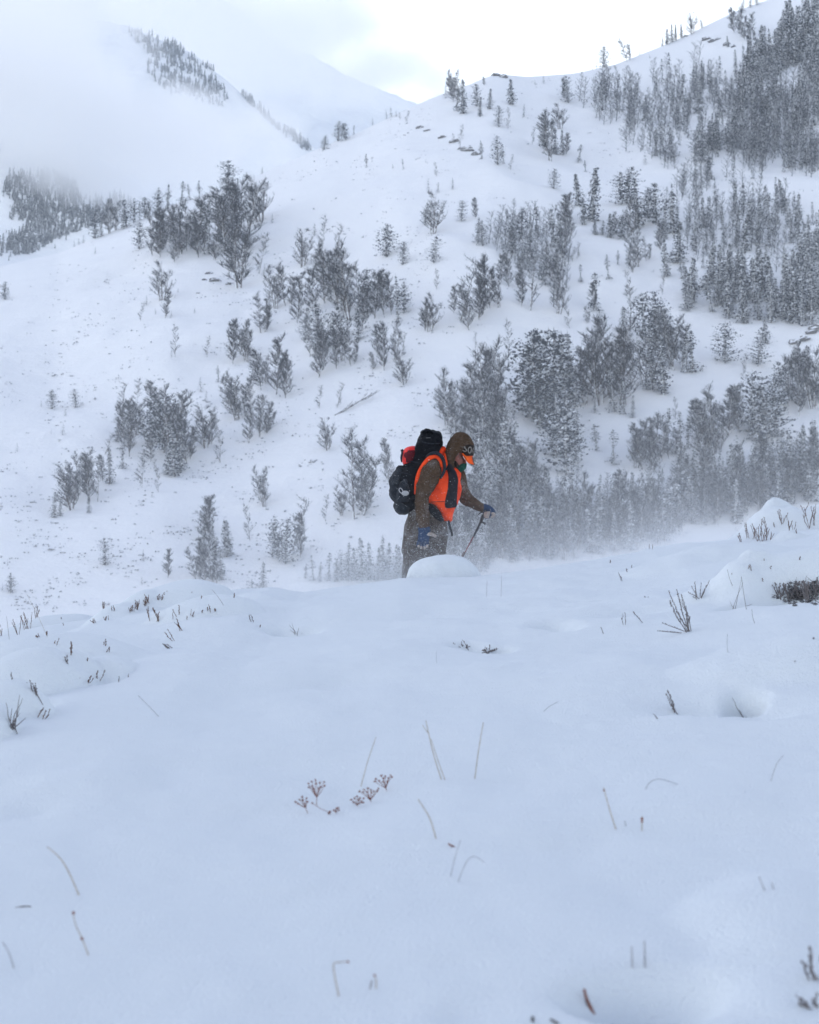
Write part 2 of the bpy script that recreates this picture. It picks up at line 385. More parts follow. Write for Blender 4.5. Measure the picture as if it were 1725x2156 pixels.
# ---- the two far mountains
def mountain(name, pts, Yt, Yb_, zb, seed, amp, ulim, nu=170, ny=120):
    us = np.array([ray(a, 300)[0] for a, b in pts]); es = np.array([ray(862.5, b)[1] for a, b in pts])
    def fz(x, y):
        u = x / y; e = np.interp(u, us, es)
        s = np.clip((y - Yb_) / (Yt - Yb_), 0, 1)
        rid = 1 - np.abs(fbm((x - y * .25) / 170, y / 420, seed, 4)) * 2
        e = e + .0016 * fbm(u * 60, y / 300, seed + 9, 4)
        return zb + (e * Yt - zb) * s + amp * np.clip(4 * s * (1 - s), 0, 1) * (rid - .5) + amp * .12 * fbm(x / 40, y / 40, seed + 5, 3) * np.clip(s * 6, 0, 1) - np.clip(y - Yt, 0, None) * .6
    Ug, Yg = np.meshgrid(np.linspace(*ulim, nu), np.linspace(Yb_ - 60, Yt + 200, ny))
    o = grid_mesh(name, Ug * Yg, Yg, fz(Ug * Yg, Yg), M_farsnow); tag(o, kind='structure')
    return fz
mtnB = mountain("cloudy_mountain", [(-700, 260), (-100, 130), (120, 60), (255, 48), (330, 78), (400, 112), (470, 168), (530, 205), (600, 266), (665, 318), (800, 430), (1100, 640)], 2100., 1400., 150., 61, 95., (-.5, .08))
mtnC = mountain("white_mountain", [(100, -120), (420, -40), (600, 90), (700, 140), (775, 170), (862, 206), (960, 262), (1100, 350), (1500, 520)], 3200., 2300., 200., 71, 90., (-.25, .22))
def far_hit(fz, X, Y, y0, y1):
    u, e = ray(X, Y); ys = np.linspace(y0, y1, 500); d = e * ys - fz(u * ys, ys)
    if not (d <= 0).any(): return None
    y = ys[np.argmax(d <= 0)]; return Vector((u * y, y, float(fz(u * y, y))))

# ---- rocks breaking through the snow along the ledges
def rock(loc, sx, sy, sz, label, seed):
    rr = random.Random(seed); n = 9; vs_ = []; fs = []
    lv = [(-.5, .95), (0.05, 1.05), (.55, .85), (.95, .55)]
    for (h, q) in lv:
        for k in range(n):
            a = 2 * math.pi * k / n; j = rr.uniform(.75, 1.2)
            vs_.append((math.cos(a) * q * j * sx, math.sin(a) * q * j * sy, (h + rr.uniform(-.12, .12)) * sz))
    for i in range(3):
        for k in range(n):
            a = i * n + k; b = i * n + (k + 1) % n; fs.append((a, b, b + n, a + n))
    fs.append(tuple(3 * n + k for k in range(n))); fs.append(tuple(range(n))[::-1])
    o = mesh_np("rock", vs_, fs, M_rock); o.location = loc; o.rotation_euler = (rr.uniform(-.15, .15), rr.uniform(-.25, .1), rr.uniform(-.3, .3))
    return tag(o, label, "rock", "rocks showing through the snow on the mountainside")
ROCKS = [(884, 270, 3), (900, 276, 2), (932, 290, 2.5), (956, 299, 3.5), (972, 314, 3), (985, 318, 5), (1003, 326, 3), (1045, 159, 4), (1060, 163, 3),
         (1444, 76, 2), (1488, 84, 3), (1500, 88, 2.6), (1512, 83, 3), (1530, 95, 3), (1545, 99, 2.5), (1672, 724, 2.5), (1690, 715, 3), (1708, 702, 3), (1720, 696, 3),
         (452, 592, 3), (440, 577, 2), (480, 600, 1.5), (432, 590, 1.5), (640, 577, 1.5)]
_o = ["leftmost", "second", "third", "fourth", "fifth", "sixth", "rightmost"]
_where = [f"{_o[i]} in the line of ledge rocks above the open slope" for i in range(7)] + ["left of the two on the bare skyline knoll", "right of the two on the bare skyline knoll"] + \
    [f"{w} on the ledge below the upper right skyline" for w in ("farthest left", "second", "third", "fourth", "fifth", "farthest right")] + [f"{w} in the dark bank at the right edge" for w in ("lowest", "second lowest", "second highest", "highest")] + \
    [f"{w} beside the tall bare trees left of centre" for w in ("widest", "uppermost", "rightmost small one", "leftmost small one")] + ["alone left of the central thicket"]
for i, (X, Y, s) in enumerate(ROCKS):
    p = hill_hit(X, Y); w = s * random.uniform(.45, .7)
    rock(p, w, w * .6, w * random.uniform(.42, .62), "dark snow-capped rock, " + _where[i], 300 + i)
# ============================================================ TREES ON THE MOUNTAINSIDE
WIND = Vector((-0.45, -0.1, 0.55))
def proto_bare(seed, H=10.0, limbs=17, spread=.30, lean=0.0, tw=9, low=.12, multi=1, stem=.11):
    rr = random.Random(seed); t = MB(); c = MB()
    for s in range(multi):
        off = Vector((rr.uniform(-.5, .5), rr.uniform(-.5, .5), 0)) * (0 if multi == 1 else 1)
        Hs = H * (1 if s == 0 else rr.uniform(.7, .95)); tilt = Vector((rr.uniform(-.12, .12) + lean, rr.uniform(-.1, .1), 1)) if multi == 1 else Vector((off.x * .35 + lean, off.y * .3, 1))
        pts = []; p = off + Vector((0, 0, -.6))
        for k in range(7):
            f = k / 6; pts.append(p.copy()); p = p + (tilt + Vector((rr.uniform(-.07, .07), rr.uniform(-.07, .07), 0))).normalized() * (Hs + .6) / 6
        t.tube(pts, [stem * H / 10 * (1.25 - 1.1 * k / 6) for k in range(7)], 5)
        def on(f):
            f = f * 6; i = min(int(f), 5); return pts[i].lerp(pts[i + 1], f - i)
        for j in range(int(limbs / multi) + 1):
            f = low + (0.97 - low) * (j + rr.random()) / (limbs / multi + 1)
            a = on(f); az = rr.uniform(0, 2 * math.pi)
            ln = H * spread * (1.15 - .75 * f) * rr.uniform(.6, 1.15) * (1 if f > .25 else .6 + 1.2 * f)
            out = Vector((math.cos(az), math.sin(az), 0))
            q = [a]; d = (out + Vector((0, 0, rr.uniform(.15, .6)))).normalized()
            for k in range(3):
                d = (d + Vector((WIND.x * .22, 0, .30))).normalized(); q.append(q[-1] + d * ln / 3)
            r0 = (.035 + .05 * (1 - f)) * H / 10
            t.tube(q, [r0, r0 * .8, r0 * .55, r0 * .3], 3, cap=False)
            for m in range(tw):
                g = rr.uniform(.15, 1.0) * 3; i = min(int(g), 2); b = q[i].lerp(q[i + 1], g - i)
                dd = (d * .5 + Vector((rr.gauss(0, .55) + WIND.x * .45, rr.gauss(0, .55), rr.uniform(.05, .8)))).normalized()
                L_ = H * rr.uniform(.05, .115)
                e = b + dd * L_
                c.cone(b, e, .034 * H / 10 * rr.uniform(.8, 1.4))
                for w in range(2):
                    b2 = b.lerp(e, rr.uniform(.2, .8)); d2 = (dd + Vector((rr.gauss(0, .5), rr.gauss(0, .5), rr.uniform(-.1, .5)))).normalized()
                    c.cone(b2, b2 + d2 * L_ * rr.uniform(.35, .7), .027 * H / 10)
        c.cone(on(.97), on(1.0) + Vector((WIND.x * .6, 0, .9)) * H * .07, .03 * H / 10)
    return t, c
def proto_conifer(seed, H=10.0, prof='spire', width=.16, levels=26, per=7, lean=0.0, gap=.05, dens=1.0, droop=.25):
    rr = random.Random(seed); t = MB(); c = MB()
    top = Vector((lean * H, 0, H))
    pts = [Vector((lean * H * (k / 5)**1.5 + rr.uniform(-.06, .06), rr.uniform(-.06, .06), H * k / 5 - (.6 if k == 0 else 0))) for k in range(6)]
    t.tube(pts, [.14 * (1.15 - k / 5) * H / 10 + .012 for k in range(6)], 5)
    lob = [rr.uniform(.65, 1.25) for _ in range(12)]
    for j in range(levels):
        f = .05 + .93 * (j + .5 * rr.random()) / levels
        if prof == 'spire': rad = width * (1 - f)**.75 * (1 if f > .15 else .8) + .012
        elif prof == 'pine': rad = width * 1.25 * math.sin(math.pi * min(1, (f * .86 + .14))**.8)**.7 + .02
        else: rad = width * (.55 + .5 * math.sin(f * 9 + seed)) * (1 - f)**.4 + .02
        rad *= H
        i = min(int(f * 5), 4); ctr = pts[i].lerp(pts[i + 1], f * 5 - i); ctr.z = f * H
        for k in range(per):
            az = 2 * math.pi * (k + rr.random()) / per + j * 1.1
            li = int((az % (2 * math.pi)) / (2 * math.pi) * 6 + (f * 3.99) // 1 * 3) % 12
            if rr.random() < gap: continue
            ln = rad * lob[li] * rr.uniform(.65, 1.12)
            out = Vector((math.cos(az), math.sin(az), 0)); side = Vector((-out.y, out.x, 0))
            slope = -droop * rr.uniform(.5, 1.4) if prof != 'pine' else rr.uniform(.0, .6)
            nt_ = max(2, int(ln / .30 * dens))
            for m in range(nt_):
                g = (m + .6 * rr.random() + .3) / nt_
                p = ctr + out * ln * g + Vector((0, 0, slope * ln * g + (.12 * ln * g * g if prof == 'spire' else 0))) + side * rr.gauss(0, .10)
                s = H / 10 * rr.uniform(.15, .30) * (1.15 - .35 * g)
                ax = (out + Vector((rr.gauss(0, .45), rr.gauss(0, .45), slope + rr.gauss(0, .4)))).normalized() * s * rr.uniform(.7, 1.1)
                ay = side * s * rr.uniform(.45, .8) + Vector((0, 0, rr.gauss(0, .5) * s))
                az_ = Vector((rr.gauss(0, .1), rr.gauss(0, .1), 1)).normalized() * s * rr.uniform(.28, .5)
                c.blob(p, ax, ay, az_, .35)
    c.cone(pts[-1] - Vector((0, 0, .4)), pts[-1] + Vector((0, 0, .25)), .07, 4)
    return t, c
PROTO = {}
def make_protos():
    def reg(kind, t, c, mt, mc):
        tr = t.build("trunk", mt); cr = c.build("crown", mc)
        PROTO.setdefault(kind, []).append((tr.data, cr.data))
        bpy.data.objects.remove(tr); bpy.data.objects.remove(cr)
    for k in range(5): reg('b', *proto_bare(10 + k, limbs=34 + 4 * (k % 3), spread=.27 + .03 * (k % 2), lean=-.05 * (k % 3), tw=18), M_bark, M_twig)
    for k in range(3): reg('b', *proto_bare(30 + k, limbs=40, spread=.25, multi=2 + k % 2, tw=17), M_bark, M_twig)
    reg('w', *proto_bare(50, limbs=44, spread=.42, multi=3, tw=16, low=.18, stem=.17), M_bark, M_twig)
    reg('w', *proto_bare(51, limbs=42, spread=.40, multi=3, tw=16, low=.15, stem=.16), M_bark, M_twig)
    for k in range(3): reg('t', *proto_bare(60 + k, limbs=16, spread=.22, tw=9, lean=.03 * k), M_bark, M_twig)
    for k in range(5): reg('c', *proto_conifer(80 + k, width=.15 + .015 * k, levels=26, per=8, gap=.06 + .03 * k, lean=random.uniform(-.03, .03)), M_bark, M_needle)
    for k in range(4): reg('p', *proto_conifer(100 + k, prof='pine', width=.21 + .02 * k, levels=17, per=8, gap=.10, lean=random.uniform(-.05, .05), dens=.8), M_bark, M_needle)
    for k in range(3): reg('m', *proto_conifer(120 + k, prof='mix', width=.20, levels=20, per=7, gap=.15), M_bark, M_needle)
    for k in range(3): reg('s', *proto_conifer(140 + k, width=.26, levels=10, per=6, gap=.15, dens=.8), M_bark, M_needle)
make_protos()
KN = {'b': ("bare_tree", "bare frosted tree", "bare tree"), 'w': ("bare_tree", "broad spreading bare tree", "bare tree"), 't': ("bare_tree", "thin sparse bare tree", "bare tree"),
      'c': ("conifer", "snow-dusted conical conifer", "conifer"), 'p': ("pine_tree", "bushy dark snow-dusted pine", "pine"), 'm': ("pine_tree", "ragged snow-dusted pine", "pine"),
      's': ("young_conifer", "small dark young conifer", "conifer")}
SHORT = {'b': "bare tree", 'w': "spreading bare tree", 't': "thin bare tree", 'c': "spire conifer", 'p': "bushy pine", 'm': "ragged pine", 's': "young conifer"}
_ti = 0
PLACED = []
def tree(kind, base, h, label, group, sx=1.0):
    global _ti
    pr = PROTO[kind]; tm, cm = pr[_ti % len(pr)]; _ti += 1
    nm, lab, cat = KN[kind]
    e = empty(nm, base, label, cat, group)
    s = h / 10.0; s *= 1.09; e.scale = (s * sx * 1.16, s * sx * 1.16, s); e.rotation_euler = (random.gauss(0, .05), random.gauss(0, .07), random.uniform(-.5, .5) if kind in 'bwt' else random.uniform(0, 6.28))
    for n_, d_ in (("trunk", tm), ("crown", cm)):
        o = bpy.data.objects.new(n_, d_); COL.objects.link(o); o.parent = e
    PLACED.append((base.x, base.y))
    return e
ORD = ["leftmost", "second", "third", "fourth", "fifth", "sixth", "seventh", "eighth", "ninth", "tenth", "eleventh", "twelfth", "thirteenth", "fourteenth", "fifteenth", "sixteenth", "seventeenth", "eighteenth", "nineteenth", "twentieth"]
ORD += ["twenty-first", "twenty-second", "twenty-third", "twenty-fourth", "twenty-fifth", "twenty-sixth", "twenty-seventh", "twenty-eighth", "twenty-ninth", "thirtieth"]
TILE = {1: (0, 323.4, 1/3), 2: (575, 431.25, 1/3), 3: (1150, 0, 1/3), 4: (1150, 395.3, 1/3), 5: (0, 754.7, 1/3), 6: (1006.25, 790.6, .41667), 'C': (0, 575, .5), 'E': (862.5, 575, .5), 'D': (0, 0, 1)}
def cluster(tile, where, group, items, fat=1.0):
    two = len(where.split()) > 8
    ox, oy, k = TILE[tile]
    items = sorted(items, key=lambda t: t[0]); cnt = {}
    tot = {}
    for it in items: tot[it[3]] = tot.get(it[3], 0) + 1
    for (x, y, h, kd) in items:
        X = ox + x * k; Y = oy + y * k; hp = h * k
        p = hill_hit(X, Y); i = cnt.get(kd, 0); cnt[kd] = i + 1
        if tot[kd] == 1: lab = f"{KN[kd][1]} {where}"
        elif i < len(ORD): lab = (f"{SHORT[kd] if two else KN[kd][1]}, {ORD[i]}" + (" of its kind " if i == 0 else " from left ") + where)
        else: lab = f"{KN[kd][1]} near the right end {where}"
        tree(kd, p - Vector((0, 0, .15)), hp / F * p.y * 1.04, lab, group, sx=random.uniform(.85, 1.15) * fat)
G1 = "bare frosted trees on the open mountainside"
def pw(*a): return a
cluster(1, "on the left ridge crest", "trees along the left ridge crest", [(600,540,160,'p'),(640,520,150,'m'),(690,505,190,'b'),(740,480,170,'b'),(800,470,170,'p'),(845,440,150,'p'),(775,480,130,'m'),(885,415,110,'m'),(915,405,130,'p'),(945,390,90,'m'),(1000,375,150,'p'),(1055,350,150,'m'),(500,575,45,'s'),(525,560,55,'s'),(470,590,40,'s')])
cluster(1, "on the crest below the cloud", "trees along the left ridge crest", [(1150,300,130,'m'),(1200,295,95,'m'),(1262,285,110,'m'),(1340,290,50,'s'),(1655,130,45,'s')])
cluster(1, "standing alone on the crest under the cloud", "trees along the left ridge crest", [(1437,238,185,'p')], 1.25)
cluster(1, "behind the tall trees just below the crest", G1, [(1500,290,120,'c'),(1640,430,260,'w')])
cluster(1, "in the grove below the left ridge crest", "trees of the grove below the left ridge", [(980,640,270,'b'),(1010,660,260,'b'),(1070,560,210,'b'),(1100,695,200,'b'),(1035,600,230,'b'),(1160,590,250,'b'),(1190,610,270,'b'),(1240,640,330,'b'),(1290,600,260,'b'),(1320,640,270,'m'),(1255,655,200,'b'),(1350,670,160,'b'),(1130,640,230,'b'),(1005,560,190,'p'),(1210,560,180,'p')])
cluster(1, "left of the grove below the ridge", "pines on the open left slope", [(880,605,160,'p'),(600,635,45,'s')])
cluster(1, "in the towering clump right of the left grove", "trees of the towering clump", [(1500,850,400,'b'),(1440,620,360,'b'),(1480,560,340,'b'),(1540,640,400,'b'),(1420,600,300,'b'),(1520,470,300,'b'),(1460,720,300,'b'),(1530,720,270,'b'),(1390,520,190,'m')])
cluster(1, "just right of the towering clump", G1, [(1632,765,230,'t'),(1670,775,80,'s'),(1720,440,60,'s'),(1640,550,25,'s'),(1665,550,30,'s'),(1690,520,28,'s')])
cluster(1, "on the upper open left slope", G1, [(1020,925,210,'w'),(1045,1040,150,'b'),(1080,1040,50,'s'),(985,1015,40,'s'),(925,960,60,'s'),(885,1060,110,'t'),(1105,915,25,'s'),(1125,880,30,'s'),(1230,1010,35,'s')])
cluster(1, "at the left edge of the slope", "pines on the open left slope", [(30,925,110,'p')])
cluster(1, "on the open slope below the left grove", G1, [(1105,1290,190,'t'),(1305,1290,120,'t'),(1080,1290,50,'t')])
cluster(1, "left of the central thicket", "trees left of the central thicket", [(1470,1335,250,'b'),(1570,1310,240,'b'),(1545,1290,200,'b'),(1660,1130,210,'b'),(1690,1110,180,'b')])
cluster(2, "above the central thicket", G1, [(185,400,220,'w'),(310,285,190,'t'),(260,200,80,'s'),(385,330,190,'t'),(240,380,70,'s')])
cluster(2, "in the trio of dark pines mid slope", "dark pines mid slope", [(715,335,200,'p'),(820,380,140,'p'),(1015,375,160,'p')], 1.1)
cluster(2, "on the slope above the trio of dark pines", G1, [(1010,185,230,'w'),(960,130,130,'p'),(1190,110,130,'p'),(1280,90,120,'b')])
cluster(2, "on open snow right of the central thicket", G1, [(1035,540,120,'t'),(985,800,210,'w'),(960,800,180,'b')])
cluster(2, "in the row right of the central thicket", "trees in the row right of the thicket", [(1175,755,370,'t'),(1140,690,160,'b'),(1240,790,250,'b'),(1325,700,300,'b'),(1350,650,290,'b'),(1430,650,200,'b'),(1300,730,220,'b')])
cluster(2, "on the snow above the hiker's cap", G1, [(1275,910,100,'t'),(1490,945,200,'t')])
cluster(2, "below the upper right mass", "trees below the upper right mass", [(1620,670,320,'t'),(1545,530,180,'b'),(1490,520,180,'b'),(1440,490,160,'b'),(1570,640,200,'b')])
cluster(2, "in the upper half of the central thicket", "trees of the central thicket", [(30,655,240,'b'),(90,630,220,'b'),(150,750,270,'b'),(250,680,250,'b'),(330,620,290,'b'),(400,600,280,'b'),(440,680,330,'b'),(500,720,450,'b'),(590,700,280,'p'),(640,720,270,'b'),(700,700,240,'b'),(745,700,240,'b'),(790,750,280,'m'),(825,690,190,'p'),(560,640,230,'b'),(350,560,240,'b')])
cluster(2, "in the lower half of the central thicket", "trees of the central thicket", [(200,860,200,'p'),(290,900,260,'p'),(290,1095,260,'b'),(380,900,220,'p'),(400,1040,220,'b'),(500,1020,200,'b'),(540,860,170,'p'),(450,980,240,'b'),(330,1000,240,'b'),(560,800,260,'b'),(430,860,240,'m'),(250,960,220,'b')])
cluster(2, "below right of the central thicket", "trees below the central thicket", [(640,1040,100,'b'),(700,1050,270,'b'),(660,950,170,'b'),(770,980,210,'b'),(830,1140,190,'w'),(810,960,140,'t')])
cluster(2, "between the thicket and the lower left grove", "trees left of the central thicket", [(20,1200,320,'b'),(80,1225,240,'b'),(60,1130,180,'b')])
cluster(2, "beside the fallen tree", G1, [(290,1290,130,'t'),(400,1290,150,'t')])
cluster('E', "in the thicket behind the hiker's hood", "trees of the thicket behind the hiker", [(150,640,210,'b'),(195,660,190,'b'),(240,640,240,'b'),(290,650,280,'b'),(330,690,330,'b'),(370,680,330,'b'),(310,770,300,'b'),(350,820,280,'b'),(260,760,240,'b'),(210,740,170,'b'),(270,690,200,'b'),(380,790,260,'b'),(300,850,220,'m')])
cluster('E', "right of the hiker's cap", "trees right of the hiker's cap", [(400,900,260,'c'),(430,880,230,'c'),(460,900,200,'b'),(490,900,180,'t'),(530,900,160,'t'),(375,900,200,'b'),(340,920,200,'c'),(300,930,180,'b'),(515,880,150,'b')])
cluster('E', "in the dark stand right of centre", "conifers of the dark stand", [(490,610,340,'p'),(535,640,360,'p'),(600,600,330,'p'),(570,560,300,'p'),(650,590,310,'c'),(690,560,290,'c'),(640,700,160,'c'),(655,850,290,'p'),(615,780,230,'p'),(695,800,200,'c'),(690,700,210,'m'),(510,540,260,'m'),(620,690,190,'p'),(580,660,170,'p')], 1.1)
cluster('E', "beside the dark stand right of centre", "bare trees beside the dark stand", [(805,560,270,'w'),(760,500,280,'b'),(850,520,260,'b'),(880,560,300,'b'),(720,560,220,'b'),(910,560,260,'b'),(940,610,90,'c'),(900,600,150,'m'),(780,590,80,'m'),(860,590,170,'m'),(740,560,300,'t')])
cluster('E', "in the round clump above the valley", "trees of the round clump", [(1070,515,230,'c'),(1020,500,180,'c'),(990,480,200,'w'),(1000,310,210,'p'),(1040,290,200,'p'),(900,260,110,'c'),(930,250,180,'t'),(1130,410,230,'b'),(1100,400,210,'b'),(1190,420,170,'m'),(1070,380,190,'b'),(1160,420,190,'m'),(1015,380,180,'p'),(1080,300,150,'p')], 1.1)
cluster('E', "alone on the snow, upper right of the valley", "dark pines mid slope", [(1325,380,160,'p'),(1465,395,150,'p'),(1497,300,110,'c'),(1400,440,90,'t')], 1.1)
cluster('E', "alone in the snowy valley", "lone pines in the snowy valley", [(790,752,115,'m'),(862,812,140,'m')])
cluster('E', "in the round grove right of the snowy valley", "trees of the valley grove", [(980,830,170,'b'),(1010,800,160,'b'),(1050,790,170,'b'),(1100,780,150,'b'),(1140,770,170,'m'),(1170,740,130,'m'),(950,820,140,'w'),(1030,850,160,'b'),(1080,740,160,'m'),(1120,620,90,'t'),(975,790,150,'b')])
cluster('E', "on the bank right of the valley grove", "trees on the right bank", [(1240,820,240,'b'),(1250,720,180,'b'),(1300,760,240,'b'),(1220,700,150,'b'),(1340,690,180,'b'),(1390,670,170,'b'),(1375,640,150,'b'),(1440,690,250,'p'),(1500,715,250,'p'),(1545,700,230,'p'),(1470,720,200,'c'),(1280,800,230,'b')], 1.1)
cluster('E', "on the upper bank at the right edge", "trees on the right bank", [(1640,600,220,'b'),(1590,560,190,'b'),(1700,570,240,'b'),(1680,520,200,'m'),(1720,560,200,'b'),(1560,570,180,'p'),(1610,540,170,'m'),(1660,500,160,'b'),(1530,600,160,'p')])
cluster('C', "in the row behind the drifting snow", "conifers behind the drifting snow", [(1285,1290,60,'c'),(1320,1300,100,'m'),(1345,1300,80,'c'),(1385,1300,110,'m'),(1415,1300,90,'c'),(1440,1300,120,'p'),(1465,1300,150,'c'),(1500,1300,130,'c'),(1525,1300,165,'c'),(1560,1300,150,'c'),(1590,1300,130,'c'),(1610,1300,170,'c'),(1635,1300,150,'c'),(1665,1300,140,'c'),(1690,1290,130,'c'),(1715,1290,120,'c')])
cluster(5, "on the lower left snow", "young pines on the left slope", [(330,320,115,'p'),(480,315,115,'p'),(260,305,40,'s'),(412,365,60,'s'),(322,480,30,'s'),(395,485,70,'s'),(112,590,55,'s'),(345,375,12,'s')])
cluster(5, "above right of the lower left grove", "young pines on the left slope", [(1380,150,100,'m'),(1270,215,90,'s'),(1300,275,70,'s'),(1335,245,22,'s'),(1330,310,25,'s')])
cluster(5, "at the top of the lower left grove", "trees of the lower left grove", [(765,360,190,'t'),(860,340,190,'t'),(740,530,150,'c'),(815,625,300,'b'),(830,560,260,'b'),(790,560,250,'b'),(770,700,160,'m'),(690,800,210,'c'),(660,610,130,'t'),(870,480,200,'b')])
cluster(5, "in the dark heart of the lower left grove", "trees of the lower left grove", [(970,540,300,'p'),(1035,600,350,'p'),(990,450,260,'b'),(1090,620,380,'b'),(1100,750,330,'c'),(1060,740,200,'c'),(1130,720,250,'c'),(1180,660,260,'b'),(1200,640,180,'b'),(950,655,150,'b'),(930,520,190,'b'),(1140,500,250,'b'),(1010,520,280,'p')], 1.1)
cluster(5, "below the dark lower left grove", "bare trees round the lower left grove", [(895,815,210,'t'),(1000,850,150,'t'),(970,700,60,'t')])
cluster(5, "right of the dark lower left grove", "bare trees round the lower left grove", [(1300,570,240,'w'),(1335,550,200,'b'),(1390,665,200,'t')])
cluster(5, "at the left end of the lower left grove", "trees of the lower left grove", [(455,960,260,'w'),(430,900,200,'b'),(510,850,220,'b'),(550,860,240,'b'),(570,900,260,'b'),(615,910,240,'t'),(480,900,180,'b'),(340,1010,150,'c'),(560,980,110,'c'),(380,1000,100,'c'),(650,780,150,'b')])
cluster(5, "in the grove left of the fallen tree", "trees left of the fallen tree", [(1460,310,160,'b'),(1510,385,250,'b'),(1530,380,260,'b'),(1580,290,150,'b'),(1570,540,230,'b'),(1640,500,230,'b'),(1700,440,150,'p'),(1670,480,180,'b'),(1650,200,230,'b'),(1690,160,170,'b'),(1610,150,120,'p')])
cluster(5, "on the lower slope left of the hiker", "trees on the lower left slope", [(1680,940,230,'b'),(1650,900,180,'t'),(1580,1150,210,'t'),(1060,1395,160,'b'),(905,1285,75,'s'),(665,1315,165,'p'),(900,1440,50,'t')])
cluster(5, "in the misty clump above the snowy hump", "trees of the misty clump", [(1290,1150,240,'b'),(1310,1100,200,'b'),(1320,1280,210,'b'),(1360,1250,200,'c'),(1430,1260,220,'c'),(1455,1240,200,'c'),(1250,1400,180,'b'),(1300,1420,220,'b'),(1360,1420,200,'b'),(1400,1400,200,'c'),(1340,1380,230,'m'),(1275,1350,200,'b')])
cluster(5, "at the lower left edge", "young pines on the left slope", [(70,1490,120,'p'),(15,1465,45,'s'),(50,1315,40,'s')])
cluster(5, "in the mist right of the snowy hump", "trees of the misty clump", [(1660,1450,150,'c'),(1590,1460,60,'c')])
cluster('C', "left of the hiker's pack", "trees left of the hiker", [(1510,1030,310,'b'),(1525,960,220,'b'),(1440,1020,110,'b'),(1535,1020,150,'b'),(1370,1045,100,'t'),(1170,1210,170,'p'),(1200,1230,180,'p'),(1225,1180,210,'t'),(1265,1200,160,'b'),(1640,880,160,'b'),(1150,1200,130,'m')])
cluster('C', "on the snow left of the hiker's pack", "trees left of the hiker", [(1380,750,120,'w')])
cluster(3, "on the upper right skyline", "trees on the upper right skyline", [(365,430,130,'p'),(290,445,30,'s'),(320,435,40,'s'),(520,385,130,'b'),(590,355,40,'s'),(655,370,25,'s'),(795,265,110,'c'),(765,282,100,'c'),(820,248,100,'c'),(735,292,60,'c'),(855,240,90,'c'),(920,220,130,'w'),(985,170,55,'p')])
cluster(3, "near the top right skyline corner", "trees on the upper right skyline", [(1235,85,80,'p'),(1290,50,60,'p'),(1330,35,60,'p'),(1190,210,140,'b'),(1240,240,160,'b'),(1290,230,130,'b'),(1150,300,70,'c'),(1240,310,40,'s'),(1210,215,150,'t'),(1270,260,150,'b')])
cluster('D', "on the left knoll of the skyline", "trees on the skyline knoll", [(938,207,35,'s'),(955,215,50,'b'),(968,215,62,'b'),(975,240,70,'c'),(962,235,45,'m'),(1005,225,45,'p'),(1010,246,40,'c'),(1031,230,42,'c'),(1020,180,18,'b'),(1078,222,55,'c'),(1072,205,30,'t'),(1145,176,18,'s'),(1127,180,12,'s')])
cluster('D', "below the left knoll of the skyline", "trees on the skyline knoll", [(1050,268,44,'p'),(1070,272,45,'t'),(1102,248,28,'s'),(968,312,45,'t'),(955,303,22,'t'),(1015,335,38,'m'),(1048,348,58,'p'),(1060,345,40,'m'),(1075,358,30,'t'),(920,372,30,'t'),(902,406,28,'s'),(922,406,22,'s'),(953,400,25,'s'),(772,353,28,'m'),(850,357,22,'m'),(828,355,12,'s')])
cluster('D', "near the skyline between cloud and knoll", "trees near the skyline left of the knoll", [(682,316,30,'p'),(712,298,40,'p'),(728,296,36,'p'),(745,282,20,'m'),(680,318,12,'s'),(785,262,15,'s'),(815,250,20,'s'),(824,248,22,'s'),(834,246,14,'s'),(855,258,22,'t'),(843,252,15,'t')])
cluster('D', "on open snow left of the upper forest", "trees left of the upper forest", [(1197,218,56,'p'),(1190,210,40,'b'),(1178,272,46,'w'),(1157,338,95,'b'),(1170,326,55,'c'),(1185,328,50,'c'),(1120,305,35,'t'),(1218,343,37,'m'),(1233,362,24,'m'),(1165,398,40,'p'),(1358,348,30,'s'),(1150,320,70,'b'),(1192,325,40,'b')])
cluster(4, "in the pines above the middle right stand", "trees above the middle right stand", [(205,120,200,'c'),(240,240,170,'c'),(290,215,330,'c'),(100,220,160,'b'),(140,200,140,'b'),(165,310,160,'b'),(310,300,100,'c'),(350,300,90,'c'),(400,320,150,'c'),(430,300,140,'p'),(480,330,140,'p'),(540,300,220,'b'),(580,260,300,'c'),(470,115,200,'p'),(505,105,230,'p')], 1.15)
cluster(4, "in the tall pines of the middle right slope", "tall pines of the middle right slope", [(640,200,180,'p'),(690,240,260,'p'),(740,270,190,'m'),(800,290,250,'c'),(750,330,120,'c'),(760,570,230,'c'),(720,400,160,'b'),(830,480,250,'c'),(1250,405,230,'c'),(1200,580,190,'c'),(860,580,110,'m')], 1.15)
cluster(4, "on the open snow of the middle right slope", "small trees on the middle right slope", [(195,455,100,'t'),(165,470,90,'t'),(220,600,110,'m'),(395,580,150,'m'),(452,490,90,'m'),(540,530,150,'b'),(590,500,220,'b'),(640,460,130,'b'),(320,785,230,'m'),(300,780,160,'b'),(260,860,90,'b'),(535,700,170,'t'),(735,680,120,'t'),(75,795,200,'w'),(150,890,150,'t')])

